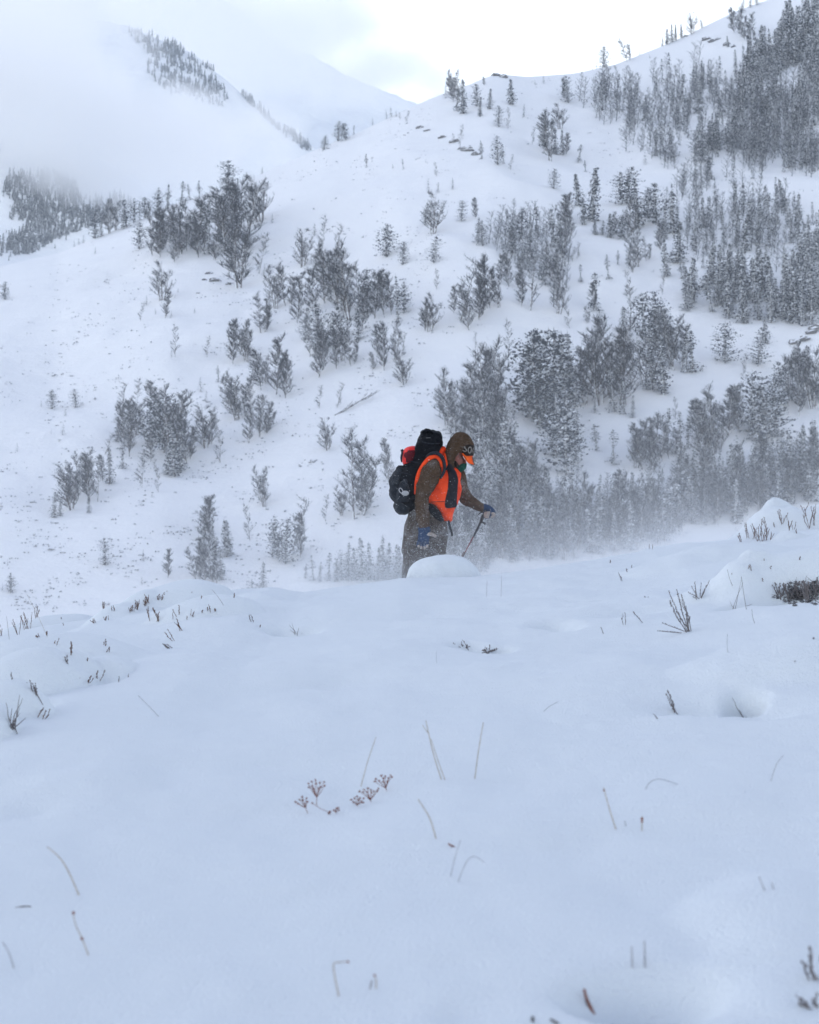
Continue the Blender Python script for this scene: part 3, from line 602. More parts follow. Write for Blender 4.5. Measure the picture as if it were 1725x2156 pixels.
# fallen tree on the snow
def fallen():
    a = hill_hit(705, 876); b = hill_hit(782, 842); e = empty("fallen_tree", a, "bare fallen tree lying on the snow left of the hiker", "fallen tree")
    rr = random.Random(5); t = MB(); c = MB(); v = b - a; v.z += .5
    t.tube([Vector((0, 0, -.1)), v * .5 + Vector((0, 0, .25)), v + Vector((0, 0, .6))], [.22, .15, .04], 6)
    for k in range(26):
        g = rr.uniform(.2, 1); p = v * g + Vector((0, 0, .3)); d = (v.normalized() + Vector((rr.gauss(0, .35), rr.gauss(0, .35), rr.uniform(-.1, .45)))).normalized(); L_ = rr.uniform(.9, 2.2)
        t.tube([p, p + d * L_ * .5, p + d * L_ + Vector((0, 0, .2))], [.05, .035, .015], 3, cap=False)
        for m in range(6):
            q = p + d * L_ * rr.uniform(.3, 1); c.cone(q, q + (d + Vector((rr.gauss(0, .5), rr.gauss(0, .5), rr.uniform(0, .5)))).normalized() * rr.uniform(.3, .7), .03)
    t.build("trunk", M_bark, e); c.build("branch", M_twig, e)
fallen()

# ---- dense stands: individuals up to the limit, the remainder as one wood
def inpoly(x, y, P):
    r = False; j = len(P) - 1
    for i in range(len(P)):
        if (P[i][1] > y) != (P[j][1] > y) and x < (P[j][0] - P[i][0]) * (y - P[i][1]) / (P[j][1] - P[i][1]) + P[i][0]: r = not r
        j = i
    return r
def scatter(tile, poly, n, mind, seed):
    rr = random.Random(seed); xs = [p[0] for p in poly]; ys = [p[1] for p in poly]; out = []; tries = 0
    while len(out) < n and tries < n * 60:
        tries += 1; x = rr.uniform(min(xs), max(xs)); y = rr.uniform(min(ys), max(ys))
        if not inpoly(x, y, poly): continue
        if any((x - a)**2 + ((y - b) * 1.4)**2 < mind * mind for a, b in out): continue
        out.append((x, y))
    return out
STANDS = [
    (3, [(200,620),(400,560),(480,560),(600,650),(620,800),(360,790),(240,740)], 40, 21, (150,215), "bbbbbbm", "leaning stand below the skyline"),
    (3, [(760,640),(1050,540),(1060,650),(900,790),(820,830),(780,700)], 32, 20, (130,180), "bbbmc", "in the thin stand below the upper ridge"),
    (3, [(490,840),(640,740),(820,900),(820,1080),(690,1060),(620,960),(500,960)], 36, 22, (140,200), "bbbbbm", "in the bare stand left of the snowy chute"),
    (3, [(910,1010),(960,930),(1060,860),(1160,900),(1140,940),(1040,980),(950,1060)], 18, 26, (130,190), "ccpcm", "in the dark conifers beside the snowy chute"),
    (3, [(840,1150),(1040,1050),(1060,1200),(1000,1260),(860,1260),(810,1240)], 18, 28, (130,180), "bbbm", "in the bare stand below the dark conifers"),
    (3, [(1725,60),(1625,60),(1580,150),(1440,260),(1330,330),(1250,480),(1320,560),(1450,520),(1500,440),(1600,420),(1725,540)], 88, 24, (140,230), "ccccm", "in the dense conifers of the top right corner"),
    (3, [(1180,600),(1290,560),(1460,660),(1560,560),(1725,600),(1725,820),(1500,860),(1200,860),(1130,720)], 92, 23, (140,210), "bcbbm", "in the dense frosted forest at upper right"),
    (3, [(1160,900),(1725,880),(1725,1130),(1560,1120),(1480,1080),(1300,1100),(1150,1050)], 74, 24, (150,220), "bbcbb", "foot of the upper right forest"),
    (3, [(640,520),(830,520),(1060,560),(1180,560),(1130,640),(960,650),(760,640),(640,600)], 10, 50, (120,170), "tbcb", "scattered above the thin upper right stand"),
    (4, [(0,260),(60,280),(140,420),(150,640),(60,800),(0,780)], 16, 34, (190,260), "bbbm", "in the bare column left of the open snow"),
    (2, [(1290,230),(1400,180),(1560,170),(1725,200),(1725,520),(1580,430),(1370,310),(1280,260)], 46, 28, (150,220), "bbbpbm", "in the frosted mass below the knoll"),
    (4, [(880,220),(1280,100),(1560,120),(1620,260),(1500,480),(1300,440),(1200,390),(960,460),(880,400)], 72, 27, (150,210), "bbbcm", "in the frosted stand at middle right"),
    (4, [(870,680),(1130,580),(1400,640),(1500,660),(1725,560),(1725,880),(1540,880),(1360,860),(1180,870),(1060,790),(880,790)], 66, 28, (200,290), "cccm", "in the snowy spires at the right edge"),
    (4, [(1500,470),(1725,380),(1725,560),(1560,620)], 8, 50, (200,280), "cc", "above the snowy spires at the right edge"),
    ('E', [(230,980),(390,950),(560,930),(600,1000),(700,960),(760,1060),(640,1130),(420,1180),(200,1190)], 40, 26, (150,200), "ccbbm", "in the misty wood right of the hiker"),
    ('E', [(760,1060),(900,1010),(1000,990),(1130,1000),(1150,1100),(1000,1130),(760,1140)], 34, 28, (120,170), "cccbb", "in the misty wood above the drift"),
    ('E', [(1130,900),(1300,900),(1500,850),(1725,800),(1725,960),(1500,1010),(1400,1060),(1150,1110)], 60, 28, (140,200), "bbbcc", "in the wood above the right bank"),
    ('E', [(180,1130),(430,1110),(760,1090),(1150,1060),(1100,1140),(760,1200),(420,1250),(150,1290)], 70, 26, (150,215), "ccbcbm", "misty wood just behind the blowing snow"),
]
# everything in the stands is drawn up first; the largest stay trees of their own
CAND = []
for si, (tile, poly, n, mind, (h0, h1), mix, where) in enumerate(STANDS):
    ox, oy, k = TILE[tile]; rr = random.Random(900 + si)
    for (x, y) in scatter(tile, poly, n, mind, 500 + si):
        kd = rr.choice(mix); CAND.append((si, kd, ox + x * k, oy + y * k, rr.uniform(h0, h1) * k))
n_bare = sum(1 for o in scn.objects if o.name.startswith("bare_tree"))
bare_c = sorted([c for c in CAND if c[1] in 'bwt'], key=lambda c: -c[4])
keep_b = set(id(c) for c in bare_c[:max(0, 296 - n_bare)])
REST_B = [c for c in bare_c if id(c) not in keep_b]
n_con = sum(1 for o in scn.objects if o.name.startswith("conifer"))
con_c = sorted([c for c in CAND if c[1] == 'c'], key=lambda c: -c[4]); keep_c = set(id(c) for c in con_c[:max(0, 296 - n_con)])
REST_C = [c for c in con_c if id(c) not in keep_c]
IND = [c for c in CAND if (c[1] not in 'bwtc') or id(c) in keep_b or id(c) in keep_c]
for si, st in enumerate(STANDS):
    mine = sorted([c for c in IND if c[0] == si], key=lambda c: c[3]); where = st[6]; m = len(mine)
    if not m: continue
    rows = 1 if m < 12 else (2 if m < 30 else 3); names = [[""], ["upper half", "lower half"], ["top rows", "middle rows", "bottom rows"]][rows - 1]
    for ri in range(rows):
        row = sorted(mine[ri * m // rows:(ri + 1) * m // rows], key=lambda c: c[2]); cnt = {}; tot = {}
        for c in row: g = SHORT[c[1]]; tot[g] = tot.get(g, 0) + 1
        for (_, kd, X, Y, hp) in row:
            g = SHORT[kd]; i = cnt.get(g, 0); cnt[g] = i + 1
            lab = g + ("" if tot[g] == 1 else (", leftmost" if i == 0 else f", {ORD[min(i, 29)]} from left")) + (", " + names[ri] if names[ri] else "") + ", " + where
            p = hill_hit(X, Y); tree(kd, p - Vector((0, 0, .15)), hp / F * p.y, lab, f"{KN[kd][2]}s {where}")
def tri_mesh(mb):
    v = np.array([tuple(p) for p in mb.v], np.float32); t = []
    for q in mb.f:
        for i in range(1, len(q) - 1): t.append((q[0], q[i], q[i + 1]))
    return v, np.array(t)
def low_bare(seed):
    t, c = proto_bare(seed, limbs=17, spread=.28, tw=5); v1, f1 = tri_mesh(t); v2, f2 = tri_mesh(c)
    return np.concatenate([v1, v2]), np.concatenate([f1, f2 + len(v1)])
LOWB = [low_bare(400 + k) for k in range(4)]
def joined_trees(name, items, protos, mat, label):
    vs_, fs, b = [], [], 0
    for (p, h) in items:
        v, t = protos[random.randrange(len(protos))]; a = random.uniform(-.6, .6) if protos is LOWB else random.uniform(0, 6.28); ca, sa = math.cos(a), math.sin(a); s = h / 10
        w = v * s; w = w * np.array([1.15, 1.15, 1]); x = w[:, 0] * ca - w[:, 1] * sa + p.x; y = w[:, 0] * sa + w[:, 1] * ca + p.y
        vs_.append(np.stack([x, y, w[:, 2] + p.z], 1)); fs.append(t + b); b += len(v)
    o = mesh_np(name, np.concatenate(vs_), np.concatenate(fs), mat)
    return tag(o, label, None, None, 'stuff')
ib = []
for (_, kd, X, Y, hp) in REST_B:
    p = hill_hit(X, Y); ib.append((p - Vector((0, 0, .15)), hp * 1.06 / F * p.y))
BELT = [(978,1075),(1060,1050),(1140,1050),(1200,1040),(1300,1060),(1430,1020),(1560,990),(1725,950),(1725,1060),(1560,1100),(1430,1130),(1250,1170),(1080,1195),(960,1200)]
for (X, Y) in scatter('D', BELT, 45, 9, 811):
    p = hill_hit(X, Y); ib.append((p, random.uniform(55, 85) / F * p.y))
for (X, Y) in scatter('D', [(1290,230),(1350,250),(1480,230),(1560,200),(1725,150),(1725,370),(1600,360),(1540,300),(1420,300),(1330,280)], 60, 9, 812):
    p = hill_hit(X, Y); ib.append((p, random.uniform(48, 68) / F * p.y))
RIGHT = [(1370,160),(1480,130),(1640,150),(1640,370),(1560,400),(1725,470),(1725,640),(1570,650),(1440,570),(1390,470),(1450,330),(1350,240)]
for (X, Y) in scatter('D', RIGHT, 85, 15, 816):
    p = hill_hit(X, Y); ib.append((p, random.uniform(42, 66) / F * p.y))
joined_trees("bare_wood", ib, LOWB, M_twig, "frosted bare trees filling the dense stands of the right slope")
def low_conifer(rr):
    """cheap tree for woods that read as one mass"""
    c = MB(); c.tube([(0, 0, -.3), (0, 0, 9)], [.14, .03], 3, cap=False); n = 12
    for j in range(n):
        f = .08 + .9 * j / n; rad = 1.7 * (1 - f)**.8 * rr.uniform(.7, 1.2) + .15
        for k in range(3):
            az = rr.uniform(0, 6.28); o = Vector((math.cos(az), math.sin(az), 0)); s = Vector((-o.y, o.x, 0))
            c.blob(o * rad * .55 + Vector((0, 0, f * 10)), o * rad * .55 + Vector((0, 0, -.15)), s * .5, Vector((0, 0, .40)), .3)
    return tri_mesh(c)
LOWT = [low_conifer(random.Random(200 + k)) for k in range(4)]
ic = [(hill_hit(c[2], c[3]) - Vector((0, 0, .15)), c[4] * 1.05 / F * hill_hit(c[2], c[3]).y) for c in REST_C]
for (X, Y) in scatter('D', BELT, 165, 8, 813):
    p = hill_hit(X, Y); ic.append((p, random.uniform(58, 88) / F * p.y))
for (X, Y) in scatter('D', RIGHT, 75, 15, 817):
    p = hill_hit(X, Y); ic.append((p, random.uniform(42, 72) / F * p.y))
for (X, Y) in scatter('D', [(1560,150),(1640,60),(1700,0),(1725,0),(1725,370),(1640,370),(1560,330),(1440,300),(1460,180)], 60, 14, 814):
    p = hill_hit(X, Y); ic.append((p, random.uniform(50, 74) / F * p.y))
joined_trees("conifer_wood", ic, [tri_mesh((lambda t, c: (t.v.extend([]), c)[1])(*proto_conifer(600 + k, width=.16, levels=18, per=6, gap=.05, dens=.7))) for k in range(2)], M_needle, "snowy conifers filling out the dense woods on the right slope")

# far woods seen as a mass
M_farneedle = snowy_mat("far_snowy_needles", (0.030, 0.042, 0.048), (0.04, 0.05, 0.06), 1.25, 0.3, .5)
items = []
P = [(60,150),(200,150),(300,110),(480,200),(520,330),(760,280),(850,330),(640,440),(500,500),(350,560),(200,640),(0,660),(0,560),(120,520),(200,430),(120,440),(60,420),(90,300),(20,260)]
for (x, y) in scatter(1, [(a, b) for a, b in P], 620, 11, 71):
    p = far_hit(slope2_z, x / 3, 323.4 + y / 3, 700, 1350)
    if p: items.append((p, random.uniform(46, 78) / 3 / F * p.y))
for (x, y) in scatter('D', [(0, 262), (30, 275), (60, 300), (48, 332), (20, 325), (0, 320)], 60, 3, 72):
    p = far_hit(slope2_z, x, y, 700, 1350)
    if p: items.append((p, random.uniform(14, 22) / F * p.y))
for (x, y) in scatter(1, [(0,0),(300,60),(500,150),(560,330),(700,400),(500,600),(0,700)], 70, 20, 73):
    p = far_hit(slope2_z, x / 3, 323.4 + y / 3, 700, 1350)
    if p: items.append((p, random.uniform(20, 40) / 3 / F * p.y))
joined_trees("far_wood", items, LOWT, M_farneedle, "dense snow-dusted wood on the far lower left slope")
items = []
for poly, n, h0, h1, md in [([(265,66),(330,80),(400,118),(470,185),(482,212),(400,190),(330,140)], 210, 9, 15, 2.2), ([(350,78),(395,90),(395,118),(360,125)], 50, 9, 14, 2.2),
        ([(420,116),(470,128),(480,155),(430,148)], 45, 9, 14, 2.2), ([(500,156),(530,178),(530,200),(505,196)], 40, 10, 16, 2), ([(310,130),(360,150),(480,210),(470,228),(360,200),(310,170)], 120, 9, 15, 2.2),
        ([(505,196),(560,225),(662,318),(640,318),(575,268),(520,215)], 150, 9, 15, 2)]:
    for (x, y) in scatter('D', poly, n, md, n + 5):
        p = far_hit(mtnB, x, y, 1400, 2098)
        if p: items.append((p, random.uniform(h0, h1) * 1.3 / F * p.y))
joined_trees("mountain_wood", items, LOWT, M_farneedle, "thin line of snowy trees along the cloudy mountain rib")

# ---- sagebrush tufts poking through the hillside snow
def tufts():
    c = []; fs = []; b = 0; rr = random.Random(3); n = 0
    oct_ = np.array([(1, 0, 0), (-1, 0, 0), (0, 1, 0), (0, -1, 0), (0, 0, 1), (0, 0, -1)], float)
    of = np.array([(0, 2, 4), (2, 1, 4), (1, 3, 4), (3, 0, 4), (2, 0, 5), (1, 2, 5), (3, 1, 5), (0, 3, 5)])
    while n < 3400:
        X = rr.uniform(-40, 1780); Y = rr.uniform(150, 1290)
        dn = float(fbm(X / 60, Y / 35, 88, 3)); dn = dn * 2.2 - .12; left = 1.0 if X < 950 else (.45 if Y < 420 else .12)
        if rr.random() > left * max(0.03, .22 + dn * 1.6): continue
        u, e = ray(X, Y)
        if e > float(ridge(u)[0]) - .001: continue
        p = hill_hit(X, Y); s = rr.uniform(.09, .22) * (1.5 if rr.random() < .1 else 1)
        n += 1
        for k in range(rr.choice((1, 2, 3))):
            q = np.array(p) + np.array([rr.gauss(0, .5), rr.gauss(0, .3), .02])
            v = oct_ * np.array([s * rr.uniform(.7, 1.6), s, s * rr.uniform(.5, 1.1)]) * (1 + np.array([[rr.uniform(-.3, .3)] for _ in range(6)]))
            c.append(v + q); fs.append(of + b); b += 6
    o = mesh_np("sagebrush_tufts", np.concatenate(c), np.concatenate(fs), M_sage)
    tag(o, "dark tips of buried sagebrush speckling the snowy mountainside", None, None, 'stuff')
tufts()

# ============================================================ HIKER
from mathutils import noise as mnoise
HD = 14.8
HO = at(790.6 + 600 / 6, 876.9 + 2650 / 6, HD)          # under the boots
def P(cx, cy, dy=0.0):
    return at(790.6 + cx / 6.0, 876.9 + cy / 6.0, HD + dy) - HO
K = HD / F / 6.0                                        # metres per measuring unit on the figure
M_jacket = cloth_mat("brown_wool_jacket", (0.060, 0.037, 0.022), (0.090, 0.058, 0.038), 45, .95, .5, snow=.08, crease=.8)
M_trous = cloth_mat("snow_crusted_brown_trousers", (0.045, 0.034, 0.028), (0.080, 0.062, 0.050), 40, .95, .5, snow=.30, crease=.8)
M_vest = cloth_mat("blaze_orange_vest", (0.70, 0.045, 0.010), (1.0, 0.095, 0.022), 7, .7, .4, crease=.6)
M_black = cloth_mat("black_pack_nylon", (0.004, 0.005, 0.008), (0.010, 0.012, 0.017), 30, .8, .6, crease=.9)
M_panel = cloth_mat("dark_chest_fabric", (0.010, 0.012, 0.018), (0.028, 0.024, 0.030), 35, .8, .5, stretch=(1, 1, .25), crease=.6)
M_greypack = cloth_mat("grey_pack_nylon", (0.013, 0.017, 0.024), (0.026, 0.032, 0.042), 30, .8, .6, snow=.02, crease=.9)
M_redsack = cloth_mat("red_nylon", (0.70, 0.03, 0.03), (0.85, 0.05, 0.045), 10, .6, .3)
M_mesh = cloth_mat("dark_red_mesh", (0.06, 0.006, 0.012), (0.11, 0.012, 0.018), 60, .8, .4)
M_skin = cloth_mat("wind_reddened_skin", (0.20, 0.085, 0.070), (0.30, 0.13, 0.11), 40, .6, .2)
M_green = cloth_mat("dark_green_fleece", (0.006, 0.045, 0.035), (0.012, 0.075, 0.055), 50, .9, .5, snow=.02)
M_cap = cloth_mat("dark_brown_cap", (0.022, 0.018, 0.016), (0.038, 0.030, 0.026), 60, .9, .3)
M_letter = cloth_mat("pale_grey_embroidery", (0.22, 0.21, 0.20), (0.30, 0.28, 0.26), 80, .9, .2)
M_brim = cloth_mat("orange_cap_brim", (1.0, 0.12, 0.02), (1.0, 0.15, 0.03), 20, .6, .1)
M_trim = cloth_mat("grey_brown_brim_edge", (0.12, 0.09, 0.085), (0.18, 0.14, 0.13), 60, .8, .2)
M_blueglove = cloth_mat("blue_knit_glove", (0.012, 0.034, 0.090), (0.026, 0.058, 0.135), 60, .9, .5, snow=.05)
M_palm = cloth_mat("pale_leather_palm", (0.30, 0.26, 0.24), (0.42, 0.37, 0.34), 40, .8, .3, snow=.05)
M_strap = cloth_mat("black_webbing", (0.012, 0.014, 0.02), (0.03, 0.034, 0.045), 60, .7, .3)
M_pole = cloth_mat("dark_pole_grip", (0.018, 0.018, 0.022), (0.035, 0.034, 0.04), 40, .5, .2)
M_redpole = cloth_mat("dull_red_pole", (0.16, 0.035, 0.045), (0.24, 0.06, 0.07), 30, .4, .1)
M_white = cloth_mat("off_white_plastic", (0.36, 0.37, 0.39), (0.46, 0.46, 0.48), 20, .4, .1)
M_wire = cloth_mat("grey_wire_frame", (0.10, 0.10, 0.11), (0.14, 0.14, 0.15), 30, .4, .1)

def crom(pts, sub):
    """smooth resampling of control rows"""
    A = np.array(pts, float); n = len(A); out = []
    for i in range(n - 1):
        p0 = A[max(i - 1, 0)]; p1 = A[i]; p2 = A[i + 1]; p3 = A[min(i + 2, n - 1)]
        for s in range(sub):
            t = s / sub
            out.append(.5 * ((2 * p1) + (-p0 + p2) * t + (2 * p0 - 5 * p1 + 4 * p2 - p3) * t * t + (-p0 + 3 * p1 - 3 * p2 + p3) * t**3))
    out.append(A[-1]); return np.array(out)
def rings_mesh(rings, cap=True):
    n = len(rings[0]); v = [p for r in rings for p in r]; f = []
    for i in range(len(rings) - 1):
        for k in range(n):
            a = i * n + k; b = i * n + (k + 1) % n; f.append((a, b, b + n, a + n))
    if cap:
        c0 = sum((Vector(p) for p in rings[0]), Vector()) / n; c1 = sum((Vector(p) for p in rings[-1]), Vector()) / n
        v += [c0, c1]; a0 = len(v) - 2; m = (len(rings) - 1) * n
        for k in range(n): f.append((a0, (k + 1) % n, k)); f.append((a0 + 1, m + k, m + (k + 1) % n))
    return v, f
def wrinkle(v, amp, sc, seed, squash=(1, 1, 1)):
    out = []
    for p in v:
        q = Vector((p[0] * sc * squash[0] + seed, p[1] * sc * squash[1], p[2] * sc * squash[2]))
        d = mnoise.noise_vector(q) * amp + mnoise.noise_vector(q * 2.7) * amp * .45
        # folds: sharpen with a ridge term
        r = 1 - abs(mnoise.noise(q * 1.3)) * 2
        out.append(Vector(p) + d + Vector((0, -r * amp * .5, 0)))
    return out
def slices(rows, n=28, sub=4, ex=2.3, amp=0.0, sc=12, seed=0, sq=(1, 1, 1)):
    """rows: (cy, xL, xR, half depth, depth centre)"""
    R_ = crom(rows, sub); rings = []
    for (cy, xl, xr, d, dc) in R_:
        c = (xl + xr) / 2; r = max((xr - xl) / 2, 1); ring = []
        for k in range(n):
            a = 2 * math.pi * k / n; ca, sa = math.cos(a), math.sin(a)
            ring.append(P(c + r * math.copysign(abs(ca)**(2 / ex), ca), cy, dc + d * math.copysign(abs(sa)**(2 / ex), sa)))
        rings.append(ring)
    v, f = rings_mesh(rings)
    if amp: v = wrinkle(v, amp, sc, seed, sq)
    return v, f
def limb(rows, n=20, sub=5, amp=0.0, sc=14, seed=0, sq=(1, 1, 1)):
    """rows: (cx, cy, dy, radius in the picture plane [units], radius in depth [m])"""
    R_ = crom(rows, sub); C_ = [P(r[0], r[1], r[2]) for r in R_]; rings = []
    for i, r in enumerate(R_):
        t = (C_[min(i + 1, len(C_) - 1)] - C_[max(i - 1, 0)]).normalized()
        s = t.cross(Vector((0, 1, 0))).normalized(); d = s.cross(t)
        ring = []
        for k in range(n):
            a = 2 * math.pi * k / n
            ring.append(C_[i] + s * (math.cos(a) * r[3] * K) + d * (math.sin(a) * r[4]))
        rings.append(ring)
    v, f = rings_mesh(rings)
    if amp: v = wrinkle(v, amp, sc, seed, sq)
    return v, f
def joined(*vf):
    V, Fc = [], []
    for v, f in vf:
        b = len(V); V += list(v); Fc += [tuple(i + b for i in q) for q in f]
    return V, Fc
def part(name, vf, mat, parent, smooth=True, label=None):
    o = mesh_np(name, [tuple(p) for p in vf[0]], vf[1], mat, parent, smooth)
    if label: o['label'] = label
    return o
def fuse(o, voxel):
    """turn overlapping closed shapes into one continuous surface"""
    m = o.modifiers.new("r", 'REMESH'); m.mode = 'VOXEL'; m.voxel_size = voxel; m.use_smooth_shade = True
    s = o.modifiers.new("s", 'SMOOTH'); s.iterations = 3; s.factor = .5
    dg = bpy.context.evaluated_depsgraph_get(); dg.update()
    me = bpy.data.meshes.new_from_object(o.evaluated_get(dg)); me.name = o.name
    mats = list(o.data.materials); o.modifiers.clear(); o.data = me
    if not me.materials:
        for q in mats: me.materials.append(q)
    return o
def sweep(pts, r, n=8, sub=5, flat=1.0):
    m = MB(); A = crom([list(p) for p in pts], sub); rr = r if isinstance(r, (list, tuple)) else [r] * len(pts)
    ra = crom([[q] for q in rr], sub)[:, 0]
    m.tube([Vector(a) for a in A], [float(q) for q in ra], n, flat=flat)
    return m.v, m.f

person = empty("person", HO, "hiker in a brown hooded jacket and orange vest leaning into the wind", "person")
# --- body: one continuous figure under the clothes
body = part("body", joined(
    slices([(250, 1010, 1130, .04, 0), (300, 960, 1180, .075, 0), (380, 940, 1200, .088, 0), (450, 950, 1110, .086, 0), (480, 960, 1098, .080, 0), (520, 960, 1108, .074, 0), (555, 970, 1120, .066, 0), (600, 985, 1112, .058, 0), (640, 985, 1118, .050, 0), (680, 1000, 1090, .035, 0)], 20),
    limb([(1085, 500, 0, 14, .012), (1112, 545, 0, 17, .014), (1137, 582, 0, 16, .017), (1125, 600, 0, 12, .012)], 10),          # nose
    limb([(1070, 486, -.03, 16, .012), (1098, 480, -.01, 14, .014), (1098, 480, .01, 14, .014), (1070, 486, .03, 16, .012)], 10),   # brow
    limb([(1040, 545, -.052, 22, .016), (1075, 570, -.038, 20, .016)], 10),                                                   # cheek
    limb([(1010, 520, 0, 70, .06), (950, 620, 0, 72, .06), (900, 700, 0, 80, .07)], 16),
    slices([(640, 760, 960, .09, 0), (720, 640, 1010, .15, 0), (850, 620, 1000, .14, 0), (1000, 600, 960, .12, 0), (1150, 560, 900, .12, 0), (1300, 470, 850, .13, 0), (1450, 430, 830, .13, 0), (1540, 430, 820, .12, 0)], 24),
    limb([(760, 660, -.13, 70, .05), (690, 800, -.18, 60, .05), (610, 990, -.19, 48, .042), (605, 1200, -.19, 42, .038), (620, 1420, -.2, 32, .026), (615, 1480, -.2, 38, .018)], 14),
    limb([(960, 700, .10, 65, .05), (1075, 830, .15, 52, .045), (1110, 990, .15, 44, .04), (1230, 1090, .14, 38, .033), (1370, 1160, .13, 28, .024), (1430, 1185, .13, 30, .02)], 14),
    limb([(500, 1480, -.07, 105, .08), (480, 1750, -.09, 90, .07), (450, 2000, -.10, 72, .06), (430, 2250, -.10, 66, .055), (420, 2560, -.10, 48, .045)], 16),
    limb([(730, 1480, .08, 105, .08), (750, 1750, .09, 90, .07), (735, 2000, .10, 72, .06), (715, 2250, .10, 66, .055), (700, 2560, .10, 48, .045)], 16)),
    M_skin, person)
fuse(body, .0075)
# --- jacket: torso, hood skirt and both sleeves
sleeve_near = limb([(745, 560, -.12, 70, .05), (722, 610, -.15, 112, .075), (703, 700, -.18, 134, .085), (664, 820, -.19, 124, .082), (615, 930, -.20, 106, .075), (588, 1020, -.20, 90, .068), (590, 1150, -.20, 87, .064), (603, 1280, -.20, 80, .058), (612, 1385, -.20, 74, .052), (616, 1410, -.20, 62, .045)], 26, 7, .010, 13, 3, (.8, 1, 1.9))
sleeve_far = limb([(1000, 700, .08, 70, .06), (1060, 720, .12, 72, .07), (1085, 850, .15, 78, .07), (1103, 950, .16, 86, .07), (1150, 1040, .15, 86, .066), (1240, 1095, .14, 72, .058), (1335, 1150, .13, 56, .045), (1372, 1165, .13, 46, .038)], 22, 7, .006, 15, 9, (1.6, 1, 1))
torso = slices([(600, 700, 960, .08, 0), (680, 590, 1040, .145, 0), (800, 560, 1040, .165, 0), (950, 545, 1030, .16, 0), (1100, 530, 960, .15, 0), (1220, 520, 880, .14, 0), (1300, 560, 840, .12, 0)], 28, 4, 2.3, .006, 12, 4)
part("jacket", joined(torso, sleeve_far), M_jacket, person)
part("sleeve", sleeve_near, M_jacket, person)
# --- trousers
trousers = part("trousers", joined(
    slices([(1110, 520, 850, .12, 0), (1180, 430, 870, .15, 0), (1300, 385, 903, .175, 0), (1450, 355, 912, .18, 0), (1600, 345, 905, .18, 0), (1700, 340, 895, .175, 0), (1800, 380, 860, .14, 0), (1850, 450, 780, .10, 0)], 34, 5, 2.5, .017, 9, 5, (1.6, 1, .6)),
    limb([(490, 1650, -.07, 140, .10), (480, 1780, -.085, 142, .10), (465, 1950, -.09, 135, .095), (455, 2150, -.10, 128, .09), (445, 2400, -.10, 118, .085), (440, 2520, -.10, 95, .075)], 24, 6, .016, 9, 7, (1.5, 1, .6)),
    limb([(760, 1650, .08, 132, .10), (752, 1780, .09, 134, .10), (740, 1950, .09, 130, .095), (725, 2150, .10, 125, .09), (715, 2400, .10, 118, .085), (710, 2520, .10, 95, .075)], 24, 6, .016, 9, 8, (1.5, 1, .6))), M_trous, person)
fuse(trousers, .011)
for (bx, by) in ((440, -.10), (710, .10)):
    part("boot", limb([(bx - 60, 2585, by, 45, .045), (bx - 20, 2590, by, 62, .055), (bx + 60, 2615, by, 52, .055), (bx + 150, 2628, by, 36, .045), (bx + 178, 2630, by, 20, .03)], 16), M_black, person)
# --- vest: a wrap round the chest, armhole rings, collar
vest = part("vest", slices([(560, 820, 900, .06, -.02), (620, 700, 985, .10, -.02), (665, 600, 1045, .135, -.015), (730, 545, 1082, .170, 0), (810, 528, 1074, .182, 0), (900, 516, 1080, .186, 0), (1000, 512, 1068, .182, 0), (1070, 560, 1052, .172, 0), (1120, 680, 1035, .160, 0), (1170, 750, 1012, .150, 0), (1240, 795, 982, .130, 0), (1318, 830, 970, .110, 0)], 40, 5, 2.4, .015, 8, 11, (1.3, 1, .7)), M_vest, person)
part("vest_armhole", sweep([P(520, 980, -.16), P(525, 850, -.185), P(552, 720, -.20), P(610, 610, -.215), P(690, 525, -.215), P(765, 505, -.20), P(820, 555, -.20), P(838, 640, -.20)], [.022, .022, .020, .019, .021, .021, .018, .010], 8, 6, 1), M_vest, person)
part("vest_collar", limb([(790, 540, -.05, 50, .07), (820, 470, -.02, 50, .07), (842, 440, 0, 44, .075), (850, 428, 0, 28, .06)], 16), M_vest, person)
part("vest_edge", sweep([P(872, 470, -.085), P(890, 560, -.11), (P(905, 650, -.13))], [.010, .012, .010], 6, 5), M_vest, person)
part("vest_zip", sweep([P(908, 1165, -.125), P(900, 1240, -.125), P(893, 1316, -.105)], [.004, .004, .004], 6, 4), M_black, person)
part("hem_seam", sweep([P(700, 1083, -.16), P(780, 1078, -.178), P(872, 1076, -.18)], [.0025] * 3, 6, 4), M_panel, person)
# --- dark chest panel and scarf ends in front of the vest
part("chest_panel", limb([(935, 640, -.12, 42, .05), (958, 700, -.14, 52, .045), (978, 800, -.16, 62, .035), (968, 930, -.17, 68, .032), (956, 1050, -.17, 76, .030), (955, 1120, -.165, 78, .028), (955, 1150, -.16, 66, .020)], 22, 6, .007, 14, 21, (1.5, 1, .5)), M_panel, person)
# --- hood
hood = part("hood", slices([(196, 1045, 1100, .02, 0), (206, 1010, 1135, .045, 0), (230, 985, 1172, .070, 0), (270, 952, 1206, .090, 0), (320, 918, 1231, .100, 0), (370, 898, 1238, .104, 0), (420, 880, 1165, .106, 0), (470, 872, 1082, .106, 0), (530, 868, 1028, .104, 0), (590, 874, 1010, .098, 0), (650, 885, 1015, .092, 0), (700, 890, 1012, .085, 0), (730, 905, 990, .07, 0)], 32, 6, 2.2, .005, 16, 31), M_jacket, person)
part("hood_cord", sweep([P(942, 300, -.02), P(955, 250, -.03), P(978, 218, -.03), P(1000, 210, -.02)], [.0022] * 4, 6, 4), M_strap, person)
